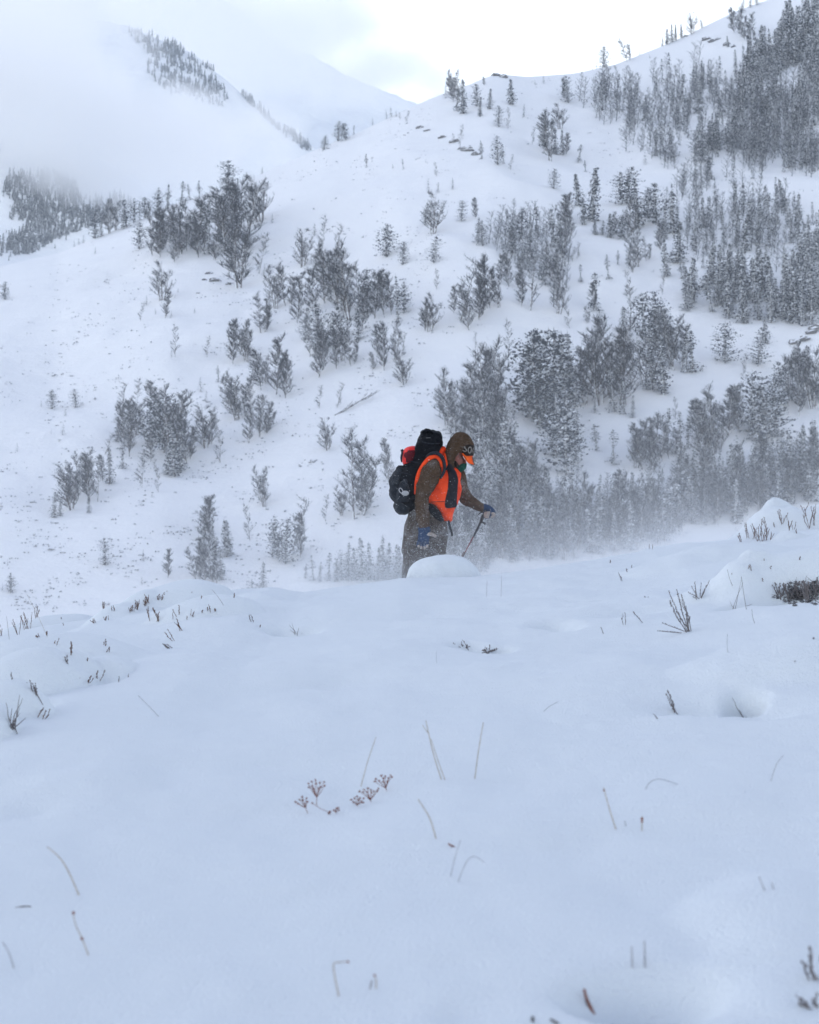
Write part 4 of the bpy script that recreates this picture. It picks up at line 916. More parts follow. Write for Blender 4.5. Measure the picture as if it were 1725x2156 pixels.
# --- cap under the hood, its brim and lettering
part("cap", slices([(352, 1090, 1230, .085, 0), (368, 1060, 1246, .100, 0), (400, 1062, 1250, .1075, 0), (440, 1070, 1251, .108, 0), (470, 1090, 1246, .104, 0), (498, 1130, 1238, .088, 0)], 32, 5, 2.1), M_cap, person)
def plate(name, P4, thick, mat, nx=6):
    """curved plate from the rows of points, given a real thickness"""
    v = []; f = []
    for r in P4: v += [p for p in r]
    m = len(P4[0]); R__ = len(P4); base = len(v)
    v += [p + Vector((.3, .0, .95)).normalized() * thick for p in v]
    for i in range(R__ - 1):
        for k in range(m - 1):
            a = i * m + k; f.append((a, a + 1, a + m + 1, a + m)); f.append((base + a, base + a + m, base + a + m + 1, base + a + 1))
    edge = [k for k in range(m)] + [i * m + m - 1 for i in range(1, R__)] + [(R__ - 1) * m + k for k in range(m - 2, -1, -1)] + [i * m for i in range(R__ - 2, 0, -1)]
    for i in range(len(edge)):
        a, b = edge[i], edge[(i + 1) % len(edge)]; f.append((a, b, b + base, a + base))
    return part(name, (v, f), mat, person, True)
def arc(p, q, r, n=9):
    out = []
    for k in range(n):
        t = k / (n - 1); out.append(P(*[(1 - t)**2 * a + 2 * t * (1 - t) * b + t * t * c for a, b, c in zip(p, q, r)]))
    return out
plate("cap_brim", [arc((1093, 468, -.088), (1330, 528, 0), (1150, 462, .088)), arc((1120, 520, -.080), (1320, 590, 0), (1180, 520, .08)), arc((1150, 566, -.066), (1300, 640, 0), (1205, 580, .06)), arc((1178, 590, -.045), (1275, 636, 0), (1222, 604, .04))], .004, M_brim)
part("brim_edge", sweep([P(1226, 512, -.035), P(1240, 565, -.025), P(1250, 612, -.01), P(1205, 606, -.04)], [.004, .006, .004, .004], 6, 4), M_trim, person)
def stroke(pts, w=6.5):
    # thread raised on the near side of the cap, following its curve
    def dep(x):
        t = max(-1, min(1, (x - 1158) / 92)); return -.108 * (max(0, 1 - abs(t)**2.1))**(1 / 2.1) - .0035
    m = MB()
    for a, b in zip(pts[:-1], pts[1:]):
        m.tube([P(a[0], a[1], dep(a[0])), P((a[0] + b[0]) / 2, (a[1] + b[1]) / 2, dep((a[0] + b[0]) / 2)), P(b[0], b[1], dep(b[0]))], w * K, 6)
    return part("cap_letter", (m.v, m.f), M_letter, person)
stroke([(1138, 388), (1124, 384), (1128, 396), (1156, 424), (1150, 436), (1130, 444), (1104, 428)])
stroke([(1190, 388), (1176, 402), (1172, 440), (1190, 466), (1206, 452), (1214, 410), (1206, 388), (1190, 388)])
stroke([(1222, 452), (1240, 396)], 5); stroke([(1234, 466), (1243, 440)], 4)
# --- gaiter, glasses, eye
part("neck_gaiter", slices([(592, 1075, 1148, .030, 0), (606, 1042, 1154, .052, 0), (630, 1020, 1153, .062, 0), (660, 1010, 1144, .066, 0), (690, 1018, 1112, .062, 0), (712, 1000, 1080, .055, 0), (735, 960, 1050, .05, 0)], 26, 5, 2.2, .004, 20, 41), M_green, person)
part("glasses", joined(sweep([P(1000, 505, -.085), P(1050, 482, -.082), P(1075, 500, -.070), P(1100, 535, -.050), P(1142, 552, -.02)], [.0018] * 5, 6, 4), sweep([P(1060, 500, -.074), P(1075, 528, -.066), P(1098, 540, -.052)], [.0015] * 3, 6, 4)), M_wire, person)
for s in (-1, 1):
    part("eye", (lambda m: (m.sphere(P(1080, 512, s * .034), .010, 10, 8), (m.v, m.f))[1])(MB()), M_white, person)
part("beard", slices([(560, 985, 1030, .070, 0), (600, 985, 1060, .066, 0), (640, 990, 1075, .062, 0), (665, 1000, 1060, .055, 0)], 20, 4, 2.2, .004, 30, 51), M_cap, person)
# --- gloves
def finger(pts, r, tip, sub=4):
    return sweep([P(*p) for p in pts], [r, r * 1.03, r * .95, tip], 10, sub)
g1 = empty("x") if False else None
part("glove", joined(
    limb([(614, 1395, -.2, 70, .046), (616, 1420, -.2, 78, .044), (618, 1470, -.2, 76, .036), (612, 1530, -.2, 74, .030), (606, 1580, -.2, 68, .026), (604, 1600, -.2, 52, .02)], 20, 5, .003, 20, 61),
    finger([(552, 1560, -.205), (540, 1600, -.22), (536, 1630, -.228), (540, 1650, -.23)], .0125, .009),
    finger([(588, 1575, -.205), (580, 1620, -.222), (578, 1655, -.232), (582, 1672, -.236)], .0130, .009),
    finger([(622, 1575, -.205), (620, 1622, -.222), (620, 1660, -.232), (622, 1676, -.236)], .0130, .009),
    finger([(656, 1565, -.205), (656, 1606, -.22), (655, 1640, -.228), (654, 1656, -.23)], .0125, .009)), M_blueglove, person, True, "blue glove on the hanging hand")
part("glove_thumb", finger([(660, 1490, -.215), (700, 1488, -.225), (742, 1503, -.23), (768, 1522, -.23)], .0165, .010), M_palm, person)
for i, (x, y0, y1) in enumerate(((545, 1628, 1652), (580, 1640, 1674), (621, 1645, 1678), (655, 1622, 1658))):
    part("glove_fingertip", sweep([P(x, y0, -.238), P(x, (y0 + y1) / 2, -.242), P(x + 2, y1, -.24)], [.009, .011, .008], 8, 4), M_palm, person)
part("glove", joined(
    limb([(1362, 1150, .13, 46, .036), (1400, 1160, .13, 50, .040), (1440, 1180, .12, 50, .042), (1480, 1205, .11, 40, .040), (1505, 1226, .10, 22, .028)], 18, 5, .003, 20, 65),
    *[finger([(1478 - i * 6, 1205 + i * 17, .075), (1440 - i * 5, 1218 + i * 19, .055), (1398 - i * 3, 1222 + i * 18, .065), (1372 + i * 2, 1228 + i * 14, .09)], .0125 - .0006 * i, .008) for i in range(4)]), M_blueglove, person, True, "blue glove gripping the pole")
for i in range(4):
    part("glove_fingertip", sweep([P(1452 - i * 5, 1214 + i * 19, .046), P(1412 - i * 4, 1217 + i * 18, .050), P(1378, 1222 + i * 14, .072)], [.010, .0125, .008], 8, 4), M_palm, person)
part("glove_thumb", finger([(1470, 1225, .06), (1500, 1232, .05), (1490, 1258, .05), (1458, 1272, .06)], .013, .009), M_palm, person)

# ============================================================ BACKPACK
PO = HO
pack = empty("backpack", P(400, 1230) + HO, "large black hiking backpack with a red roll strapped on top", "backpack")
_off = P(400, 1230)
def ppart(name, vf, mat, label=None, parent=None):
    return part(name, ([Vector(p) - _off for p in vf[0]], vf[1]), mat, parent or pack, True, label)
ppart("main_bag", slices([(168, 640, 720, .02, 0), (182, 600, 770, .07, 0), (215, 574, 815, .11, 0), (260, 560, 838, .13, 0), (320, 530, 846, .145, 0), (380, 505, 842, .15, 0), (440, 480, 815, .155, 0), (520, 425, 745, .16, 0), (600, 372, 680, .165, 0), (660, 330, 640, .17, 0), (720, 300, 600, .17, 0), (820, 270, 568, .17, 0), (920, 262, 552, .17, 0), (1020, 265, 540, .165, 0), (1100, 275, 530, .16, 0), (1160, 290, 510, .14, 0), (1195, 330, 470, .10, 0)], 36, 4, 2.7, .020, 9, 71), M_black)
ppart("top_lid", limb([(582, 222, 0, 26, .10), (640, 208, 0, 50, .12), (700, 212, 0, 44, .125), (780, 250, 0, 42, .12), (830, 290, 0, 24, .10)], 18, 5, .017, 16, 75), M_black)
ppart("rear_pocket", slices([(625, 300, 400, .04, 0), (660, 262, 420, .10, 0), (720, 214, 400, .13, 0), (790, 182, 380, .14, 0), (850, 171, 360, .145, 0), (876, 180, 350, .14, 0), (900, 178, 350, .14, 0), (960, 180, 350, .14, 0), (1030, 204, 350, .13, 0), (1080, 236, 350, .11, 0), (1100, 270, 340, .08, 0)], 28, 5, 2.4, .016, 12, 77), M_greypack)
ppart("bottom_roll", slices([(1060, 270, 420, .10, 0), (1092, 240, 470, .15, 0), (1140, 229, 492, .17, 0), (1180, 238, 470, .165, 0), (1215, 268, 420, .13, 0), (1236, 300, 375, .06, 0)], 28, 5, 2.3, .008, 14, 79), M_greypack)
ppart("side_pocket", limb([(385, 800, -.14, 40, .03), (360, 900, -.16, 70, .04), (350, 1000, -.165, 85, .045), (352, 1080, -.16, 70, .04)], 18, 5, .006, 14, 81), M_greypack)
rs = ppart("red_roll", slices([(374, 450, 505, .05, 0), (392, 395, 510, .12, 0), (430, 356, 520, .15, 0), (490, 336, 520, .16, 0), (550, 334, 500, .155, 0), (595, 348, 450, .12, 0), (620, 366, 400, .05, 0)], 28, 5, 2.3, .005, 14, 83), M_redsack)
ppart("mesh_cover", slices([(425, 372, 525, .155, -.004), (470, 345, 530, .166, -.004), (520, 340, 520, .167, -.004), (560, 348, 500, .160, -.004), (585, 362, 470, .148, -.004)], 28, 4, 2.3, .003, 14, 85), M_mesh)
ppart("compression_strap", sweep([P(325, 425, -.05), P(338, 460, -.10), P(328, 520, -.12), P(332, 575, -.10)], [.005, .009, .010, .006], 8, 4), M_strap)
ppart("strap_tail", sweep([P(335, 415, -.05), P(343, 428, -.05), P(350, 440, -.06)], [.008, .010, .004], 6, 3), M_strap)
ppart("strap_tail", sweep([P(262, 656, -.05), P(300, 634, -.06), P(345, 630, -.07), P(390, 640, -.08)], [.004, .011, .008, .008], 6, 4), M_strap)
ppart("haul_loop", sweep([P(745, 182, -.02), P(790, 205, -.03), P(828, 232, -.03), P(838, 290, -.03), P(842, 355, -.04)], [.005, .0045, .006, .005, .004], 8, 5), M_strap)
ppart("load_strap", sweep([P(836, 352, -.05), P(852, 378, -.05), P(872, 384, -.05), P(886, 404, -.05)], [.004] * 4, 6, 4), M_strap)
ppart("side_strap", sweep([P(300, 700, -.15), P(380, 720, -.178), P(470, 745, -.178), P(540, 775, -.16)], [.006] * 4, 4, 5, .5), M_strap)
ppart("side_strap", sweep([P(420, 560, -.158), P(510, 580, -.172), (P(600, 610, -.172))], [.006] * 3, 4, 5, .5), M_strap)
ppart("side_strap", sweep([P(430, 1055, -.172), P(480, 1040, -.172), (P(530, 1020, -.16))], [.006] * 3, 4, 5, .5), M_strap)
ppart("lid_strap", sweep([P(560, 300, -.10), P(620, 330, -.150), P(720, 345, -.155), P(820, 340, -.12)], [.0055] * 4, 4, 5, .5), M_strap)
ppart("lid_buckle", sweep([P(640, 272, -.146), P(668, 270, -.150), P(696, 270, -.148)], [.004, .0035, .004], 6, 3), M_wire)
ppart("shoulder_strap", sweep([P(640, 520, -.19), P(690, 478, -.215), P(760, 462, -.225), P(822, 492, -.225), P(862, 560, -.215), P(876, 640, -.205), P(862, 710, -.20), P(820, 785, -.205)], [.014, .017, .0185, .0185, .0175, .0165, .016, .010], 12, 6, .6), M_strap)
ppart("sternum_buckle", sweep([P(868, 662, -.205), P(890, 663, -.20), P(912, 664, -.185)], [.008, .011, .007], 8, 3), M_strap)
ppart("hip_belt", limb([(540, 1140, -.17, 60, .03), (640, 1140, -.18, 55, .03), (720, 1180, -.175, 50, .03), (790, 1260, -.165, 44, .03), (850, 1320, -.15, 20, .02)], 16, 5, .005, 16, 91), M_black)
ppart("belt_tail", sweep([P(925, 1315, -.12), P(940, 1390, -.125), P(958, 1450, -.13), P(972, 1512, -.13)], [.012, .013, .012, .012], 4, 4, .4), M_strap)
tg = ppart("white_tag", (lambda m: (m.sphere(P(378, 970, -.225), .031, 18, 12, (1.05, .28, .72)), (m.v, m.f))[1])(MB()), M_white)
ppart("tag_loop", sweep([P(352, 950, -.222), P(335, 918, -.222), P(315, 905, -.222), P(300, 922, -.222), P(306, 950, -.222), P(335, 975, -.222)], [.0035] * 6, 8, 5), M_white)

# ============================================================ TREKKING POLE
pole = empty("trekking_pole", P(1010, 1960, .06) + HO, "dark trekking pole with a red lower section planted in the snow", "trekking pole")
_po = P(1010, 1960, .06)
def kpart(name, pts, r, mat, n=10, flat=1.0):
    m = MB(); m.tube([P(*p) - _po for p in pts], r, n, flat=flat); return m.build(name, mat, pole, True)
kpart("grip", [(1398, 1195, .085), (1375, 1235, .085), (1352, 1280, .085), (1330, 1340, .083)], [.012, .0165, .0145, .0125], M_pole)
kpart("upper_shaft", [(1330, 1340, .083), (1285, 1430, .08), (1238, 1520, .077)], [.0115, .0095, .0085], M_pole)
kpart("lower_shaft", [(1240, 1515, .077), (1165, 1655, .07), (1090, 1800, .065), (1010, 1960, .06)], [.0060, .0055, .005, .004], M_redpole)
kpart("locking_clamp", [(1128, 1715, .067), (1112, 1745, .066), (1098, 1770, .065)], [.010, .013, .009], M_trim)
kpart("shaft_lever", [(1330, 1320, .06), (1360, 1340, .05), (1388, 1352, .05), (1380, 1366, .055)], [.006, .008, .008, .005], M_pole)
kpart("wrist_strap", [(1300, 1240, .07), (1330, 1215, .065), (1370, 1210, .07), (1400, 1180, .09)], [.006, .007, .007, .006], M_strap, 6, .5)
# ============================================================ PLANTS POKING THROUGH THE SNOW
M_sprig = cloth_mat("dry_rust_brown_sage", (0.10, 0.062, 0.050), (0.19, 0.125, 0.10), 200, .95, .2, snow=.12)
M_grey = cloth_mat("grey_dry_twig", (0.13, 0.12, 0.125), (0.24, 0.22, 0.22), 200, .95, .2, snow=.1)
M_rime = cloth_mat("rime_coated_stem", (0.34, 0.355, 0.39), (0.50, 0.52, 0.56), 90, .95, .2)
M_straw = cloth_mat("bleached_straw", (0.36, 0.32, 0.27), (0.52, 0.48, 0.43), 90, .9, .2, snow=.2)
M_umbel = cloth_mat("dry_brown_umbel", (0.17, 0.058, 0.036), (0.27, 0.10, 0.065), 200, .95, .2)
M_dark = cloth_mat("dark_matted_brush", (0.035, 0.034, 0.036), (0.085, 0.080, 0.080), 60, .95, .2, snow=.5)
def ground(X, Y):
    g = gp(X, Y, fg_z); return Vector(g)
def twig_mesh(v, spiky, r0, rr, seedy=1.0):
    """one twig from the origin to v, with small seed lumps if spiky"""
    m = MB(); L_ = v.length; mid = v * .5 + Vector((rr.gauss(0, .05), rr.gauss(0, .03), 0)) * L_
    m.tube([-v.normalized() * .03, mid * .5, mid, v * .8, v], [r0, r0 * .9, r0 * .8, r0 * .6, r0 * .35], 5)
    if spiky:
        n = max(4, int(L_ / .009))
        for k in range(n):
            f = .30 + .70 * (k + rr.random() * .6) / n; p = v * f + (mid - v * .5) * (1 - abs(2 * f - 1)); a = rr.uniform(0, 6.28)
            o = Vector((math.cos(a), math.sin(a), .8)) * r0 * rr.uniform(.8, 1.9) * seedy
            s = r0 * rr.uniform(.9, 1.9) * seedy
            m.blob(p + o, Vector((s, 0, 0)), Vector((0, s, 0)), Vector((0, 0, s * rr.uniform(1, 1.8))), .3)
    return m
def clump(name, X, Y, tips, label, cat, group, mat, spiky, r0=.0022, dy=.0, seed=0, seedy=1.0):
    """tips: (X, Y) picture points where the twigs end"""
    rr = random.Random(seed or int(X * 31 + Y)); g = ground(X, Y); e = empty(name, g, label, cat, group)
    for (tx, ty) in tips:
        t = at(tx, ty, g.y + rr.gauss(0, .02) + dy) - g
        b = Vector((rr.gauss(0, .008), rr.gauss(0, .008), -.01))
        o = twig_mesh(t, spiky, r0 * rr.uniform(.85, 1.15), rr, seedy).build("twig", mat, e); o.location = b
    return e
GS = "dry sage sprigs poking through the foreground snow"
def L1(x, y): return (x / 3.0, 1186 + y / 3.0)
def R1(x, y): return (1150 + x / 3.0, 1006 + y / 3.0)
rr0 = random.Random(42)
def sprig(cv, x, y, h, n, label, mat=None, lean=0, spread=.35, r0=.0020, group=GS):
    X, Y = cv(x, y); h = h / 3.0; tips = []
    for k in range(n):
        hh = h * rr0.uniform(.6, 1.0) if k else h
        tips.append((X + lean / 3.0 + rr0.uniform(-1, 1) * h * spread * (1 if n > 1 else .25), Y - hh))
    return clump("sagebrush_sprig", X, Y, tips, label, "sage sprig", group, mat or M_sprig, True, r0)
# left edge and lower left domes
for (x, y, h, n, ln, lab) in [
    (10, 460, 80, 3, 0, "rusty sage sprig at the far left edge of the crest"),
    (122, 450, 110, 3, 0, "tall rusty sage sprig, left of the pair on the left hummock"),
    (170, 415, 115, 4, 0, "thickest rusty sage sprig on the left hummock"),
    (192, 412, 110, 2, 5, "slim sage sprig right of the thickest one, left hummock"),
    (232, 325, 60, 3, 0, "dark sage sprig topping the left hummock against the slope"),
    (245, 468, 35, 2, -8, "short leaning sage sprig below the left hummock"),
    (295, 455, 40, 2, -8, "short sage sprig right of the leaning one, below left hummock"),
    (392, 352, 18, 1, 0, "tiny sage tip right of the left hummock"),
    (408, 392, 22, 1, -5, "tiny sage tip below another right of the left hummock"),
    (345, 518, 55, 2, 0, "upright sage sprig on the long smooth left bank"),
    (458, 578, 95, 2, -18, "long sage sprig slanting left on the long left bank"),
    (420, 642, 75, 2, -8, "pale sage sprig where the left banks meet"),
    (555, 612, 26, 1, 4, "small sage tip on the smooth snow right of the banks"),
    (663, 522, 52, 2, 8, "leaning sage sprig, upper of the two on smooth snow"),
    (682, 562, 46, 2, 8, "leaning sage sprig, lower of the two on smooth snow"),
    (208, 805, 82, 2, -12, "sage sprig leaning left on the front left dome"),
    (243, 855, 115, 3, -14, "taller sage sprig behind the front left dome"),
    (238, 945, 52, 2, 20, "short sprig at the foot of the left dome"),
    (280, 985, 80, 2, 22, "right-leaning sprig at the foot of the left dome"),
    (78, 738, 65, 1, -4, "pale thin sprig on top of the left dome"),
    (625, 735, 78, 2, 16, "right-leaning sprig in the left hollow"),
    (560, 765, 70, 2, 45, "flat-lying sprig in the left hollow"),
    (757, 752, 52, 1, 4, "pale sprig right of the left hollow"),
    (815, 718, 32, 1, 0, "short dark sprig right of the left hollow"),
    (500, 742, 32, 1, 0, "tiny sprig left of the left hollow")]:
    sprig(L1, x, y, h, n, lab, M_grey if "pale" in lab or "front left dome" in lab else None, ln)
# mound left of the hiker
for (x, y, h, n, ln, lab) in [
    (655, 280, 45, 4, 0, "dense rusty sage sprig at the left end of the snowy hump"),
    (715, 305, 48, 3, -6, "sage sprig right of the dense one, left end of the hump"),
    (605, 378, 38, 4, -14, "low fanned sage sprig in front of the snowy hump"),
    (668, 362, 42, 4, -8, "matted sage sprig in front of the snowy hump"),
    (835, 305, 50, 6, -10, "thick brown sage clump in the hump's hollow, left part"),
    (872, 292, 70, 7, -4, "thick brown sage clump in the hump's hollow, middle part"),
    (915, 268, 62, 6, 0, "thick brown sage clump in the hump's hollow, right part"),
    (945, 245, 60, 4, -6, "sage clump climbing the hump's hollow edge"),
    (1000, 238, 50, 3, 0, "sage sprig high on the hump"),
    (1022, 232, 42, 3, 3, "sage sprig highest right on the hump's hollow"),
    (1047, 200, 30, 3, 0, "small sage tuft near the hump's top"),
    (947, 362, 98, 2, -2, "tall sage sprig on the front fold of the hump"),
    (1002, 370, 102, 4, -14, "tallest sage sprig on the front fold of the hump"),
    (1100, 348, 46, 1, 0, "single sage spike right of the tallest on the hump"),
    (1132, 332, 76, 2, -8, "dark sage sprig at the middle of the hump's front"),
    (1186, 357, 36, 1, -6, "short spike leaning left on the hump's right front"),
    (1216, 342, 62, 2, -4, "sage sprig on the hump's right front"),
    (1290, 312, 28, 1, 0, "small spike at the hump's right foot"),
    (1328, 300, 50, 2, 0, "dark double spike at the hump's right foot"),
    (1363, 296, 20, 2, 0, "tiny dark tuft at the hump's right foot"),
    (1211, 196, 22, 1, 0, "dark spike on the smooth top of the hump"),
    (1288, 222, 28, 1, 0, "spike lower on the smooth right top of the hump"),
    (1476, 222, 42, 1, 8, "thin spike right of the hump against the mist"),
    (1155, 425, 85, 3, -38, "sage sprig swept left on the smooth snow below the hump"),
    (1110, 490, 85, 2, -45, "longest left-swept sage sprig below the hump"),
    (1085, 538, 40, 4, -50, "pale fan of twigs swept left below the hump"),
    (1608, 375, 60, 2, -35, "faint left-leaning sprig left of the hiker"),
    (1630, 402, 20, 1, 3, "tiny sprig tip left of the hiker")]:
    sprig(L1, x, y, h, n, lab, M_grey if ("pale" in lab or "faint" in lab) else None, ln)
# right mound and banks
for (x, y, h, n, ln, lab) in [
    (1242, 405, 65, 3, 0, "leftmost rusty sage sprig on the right mound"),
    (1272, 385, 110, 3, -6, "second rusty sage sprig on the right mound"),
    (1302, 392, 85, 3, 0, "third sage sprig on the right mound"),
    (1340, 400, 120, 4, -8, "tall sage sprig in the thick of the right mound"),
    (1362, 402, 150, 4, -10, "tallest sage sprig left on the right mound"),
    (1392, 395, 125, 4, -14, "broad sage sprig at the foot of the right mound"),
    (1412, 402, 70, 3, 4, "low sage sprig at the foot of the right mound"),
    (1375, 300, 60, 2, 0, "sage sprig on the right mound's left shoulder line"),
    (1442, 322, 48, 2, -4, "small sage sprig near the right mound's centre"),
    (1490, 292, 100, 4, 2, "bushy sage sprig standing on the right mound's crest"),
    (1526, 262, 34, 1, 0, "thin spike right of the bushy sprig on the mound"),
    (1540, 332, 72, 3, 3, "sage sprig below the mound's thin spike"),
    (1560, 322, 55, 2, 4, "slim sprig close below the mound's thin spike"),
    (1590, 362, 50, 1, -14, "left-leaning spike low on the right mound"),
    (1640, 245, 95, 2, -8, "long sprig left in the mound's notch"),
    (1675, 312, 138, 4, 2, "tall sprig in the middle of the mound's notch"),
    (1697, 302, 145, 3, 6, "tallest sprig at the right of the mound's notch"),
    (1380, 508, 26, 1, 0, "small brown spike above the right bank"),
    (1285, 578, 42, 2, 0, "brown spike left of the dark hollow"),
    (1185, 592, 14, 1, 0, "tiny brown tip left of the dark hollow"),
    (1368, 665, 42, 2, 0, "dark spike at the dark hollow's left rim"),
    (1420, 562, 16, 2, 0, "small dark tuft above the dark hollow"),
    (1612, 525, 38, 2, 0, "brown sprig above the dark hollow"),
    (665, 447, 36, 1, 0, "thin spike, left of two on the small mid ridge"),
    (680, 452, 38, 1, 4, "thin spike, right of two on the small mid ridge"),
    (395, 542, 30, 1, 0, "lone thin spike on the drift line right of the hiker"),
    (495, 605, 42, 1, -6, "thin spike slanting left on the middle bank"),
    (470, 652, 65, 2, -38, "pair of thin twigs slanting left on the middle bank"),
    (537, 568, 26, 1, 0, "short dark spike on the middle bank"),
    (635, 755, 16, 2, 0, "tiny dark tuft on the middle bank"),
    (505, 930, 90, 2, -28, "grey twig slanting left below the middle bank"),
    (615, 915, 80, 1, -78, "thin straw slanting left below the middle bank"),
    (365, 985, 55, 1, -18, "short grey twig in front of the middle bank")]:
    sprig(R1, x, y, h, n, lab, M_grey if "grey" in lab or "middle bank" in lab else None, ln)
# hollow full of dark brush at the right edge
for (x, y, h, n, ln, lab) in [(1478, 770, 120, 5, 0, "leftmost dark brush clump in the snow hollow"), (1535, 775, 130, 7, 0, "second dark brush clump in the snow hollow"),
    (1595, 790, 140, 7, 5, "third dark brush clump in the snow hollow"), (1655, 790, 150, 8, 0, "fourth dark brush clump in the snow hollow"), (1712, 780, 160, 8, 0, "rightmost dark brush clump in the snow hollow")]:
    sprig(R1, x, y, h, n, lab, M_grey, ln, .5, .0026, "dark brush in the hollow at the right")
def matted():
    rr = random.Random(77); m = MB()
    for k in range(230):
        if rr.random() < .6: X, Y = R1(rr.gauss(1580, 62), rr.gauss(748, 26))
        else: X, Y = R1(rr.gauss(1705, 45), rr.gauss(735, 36))
        if X > 1760 or Y > 1284 or Y < 1225: continue
        g = ground(X, Y); s = rr.uniform(.006, .016)
        v = Vector((rr.gauss(0, 1), rr.gauss(0, .6), rr.gauss(.2, .7))).normalized()
        m.cone(g + Vector((0, 0, .005)), g + v * rr.uniform(.02, .07) + Vector((0, 0, .015)), .003, 3)
        m.blob(g + v * .015, Vector((s * 1.5, 0, 0)), Vector((0, s, 0)), Vector((0, 0, s * .6)), .4)
    o = m.build("matted_brush", M_dark); tag(o, "dark matted brush lying in the snow hollow at the right edge", None, None, 'stuff')
matted()
# the two larger grey twig bushes
clump("twig_bush", *R1(900, 972), [R1(*t) for t in [(820, 695), (836, 760), (780, 765), (800, 830), (842, 840), (915, 860), (770, 700), (850, 720), (878, 800), (705, 955), (720, 905)]], "grey twig bush fanning left on the smooth right slope", "twig bush", "grey twig bushes", M_grey, True, .0024, seedy=.8)
clump("twig_bush", *R1(965, 765), [R1(*t) for t in [(945, 645), (975, 650), (935, 672), (988, 700), (1022, 638), (1015, 660), (925, 740), (882, 712)]], "grey twig bush right of the larger fanning one", "twig bush", "grey twig bushes", M_grey, True, .0022, seedy=.8)
clump("twig_bush", *L1(75, 1048), [L1(*t) for t in [(108, 815), (60, 985), (95, 900), (150, 835), (135, 900), (158, 930), (28, 865), (120, 940), (165, 960), (85, 960)]], "bare grey twigs fanning up between the two left domes", "twig bush", "grey twig bushes", M_grey, False, .0022)
clump("twig_bush", *R1(820, 1480), [R1(*t) for t in [(745, 1345), (785, 1370), (808, 1390), (800, 1440), (770, 1330)]], "small blurred grey twigs left of the deep pit", "twig bush", "grey twig bushes", M_grey, True, .0022)
clump("twig_bush", *R1(1250, 1512), [R1(*t) for t in [(1168, 1370), (1200, 1440), (1290, 1330), (1225, 1450)]], "thin twigs leaning out of the deep pit", "twig bush", "grey twig bushes", M_grey, False, .0016)
clump("twig_bush", *R1(700, 1522), [R1(*t) for t in [(655, 1470), (668, 1480)]], "faint short twigs at lower left of the deep pit", "twig bush", "grey twig bushes", M_grey, False, .0016)
clump("twig_bush", 978, 1366, [(960, 1350), (966, 1343), (974, 1347), (981, 1354), (985, 1358), (968, 1358), (976, 1360), (990, 1362)], "dark twigs in the left of two small pits", "twig bush", "grey twig bushes", M_grey, True, .0022)
clump("twig_bush", 1028, 1372, [(1020, 1358), (1030, 1353), (1042, 1360), (1024, 1364), (1048, 1366), (1014, 1366), (1035, 1364), (1052, 1362)], "dark twigs in the right of two small pits", "twig bush", "grey twig bushes", M_grey, True, .0024)
clump("twig_bush", 625, 1340, [(608, 1312), (618, 1308), (629, 1318), (635, 1330), (612, 1322)], "faint grey twigs in a shallow dimple left of centre", "twig bush", "grey twig bushes", M_grey, False, .0018)
clump("twig_bush", 1550, 1282, [(1540, 1262), (1562, 1218), (1572, 1222), (1582, 1268)], "thin twigs at the rim of the curved pit", "twig bush", "grey twig bushes", M_grey, False, .0016)
clump("twig_bush", 1720, 2065, [(1698, 2010), (1712, 1985), (1725, 1960), (1740, 1970), (1690, 2020), (1705, 2000)], "blurred blue-grey twigs at the lower right edge", "twig bush", "grey twig bushes", M_grey, True, .0020)
clump("twig_bush", 1722, 2120, [(1678, 2098), (1690, 2085), (1705, 2090), (1735, 2080)], "blurred low twigs near the bottom right corner", "twig bush", "grey twig bushes", M_grey, True, .0020)
# ---- single dead stems
GG = "dead stems standing in the foreground snow"
def stem(pts, label, r=.0022, mat=None, knobs=(), branch=None, name="grass_stalk", cat="grass stalk"):
    if any(w in label for w in ('faint', 'rimed', 'snow-covered', 'blurred', 'pale stub')): mat = M_rime
    g = ground(*pts[0]); e = None; rr = random.Random(int(pts[0][0] * 7 + pts[0][1]))
    V = [at(x, y, g.y) - g for (x, y) in pts]; V[0] = V[0] - (V[1] - V[0]).normalized() * .015
    A = [Vector(a) for a in crom([list(p) for p in V], 5)]; m = MB(); n = len(A)
    m.tube(A, [r * (1 - .35 * k / n) for k in range(n)], 7)
    if not knobs and not branch:
        o = m.build(name, mat or M_straw, None, True); o.location = g; tag(o, label, cat, GG); return
    e = empty(name, g, label, cat, GG); m.build("stem", mat or M_straw, e, True)
    for (x, y, s) in knobs:
        k = MB(); k.sphere(at(x, y, g.y) - g, s, 8, 6, (1, 1, 1.1)); k.build("seed_head", M_umbel, e, True)
    if branch:
        b = MB(); b.tube([at(x, y, g.y) - g for (x, y) in branch], [r * .8, r * .6], 6); b.build("side_stem", mat or M_straw, e, True)
stem([(930, 1642), (915, 1595), (903, 1545), (897, 1517)], "forked straw stalk, front of the leaning pair at centre", .0021, branch=[(904, 1546), (890, 1527)])
stem([(937, 1642), (922, 1600), (908, 1556)], "plain straw stalk crossing the forked one at centre", .0018)
stem([(1000, 1640), (1008, 1580), (1018, 1521)], "upright pale stalk right of the leaning pair", .0021)
stem([(760, 1657), (774, 1605), (792, 1552)], "pale stalk rising above the brown umbels", .0018)
stem([(918, 1766), (907, 1727), (892, 1700), (880, 1682)], "curved straw stalk below the leaning pair", .0022)
stem([(1297, 1746), (1284, 1705), (1271, 1658)], "brown-tipped stalk right of centre", .0022, knobs=[(1272, 1664, .0030)])
stem([(1352, 1750), (1352, 1735), (1352, 1718)], "short stub with a brown tip right of centre", .0020, knobs=[(1352, 1724, .0042), (1352, 1730, .0036)])
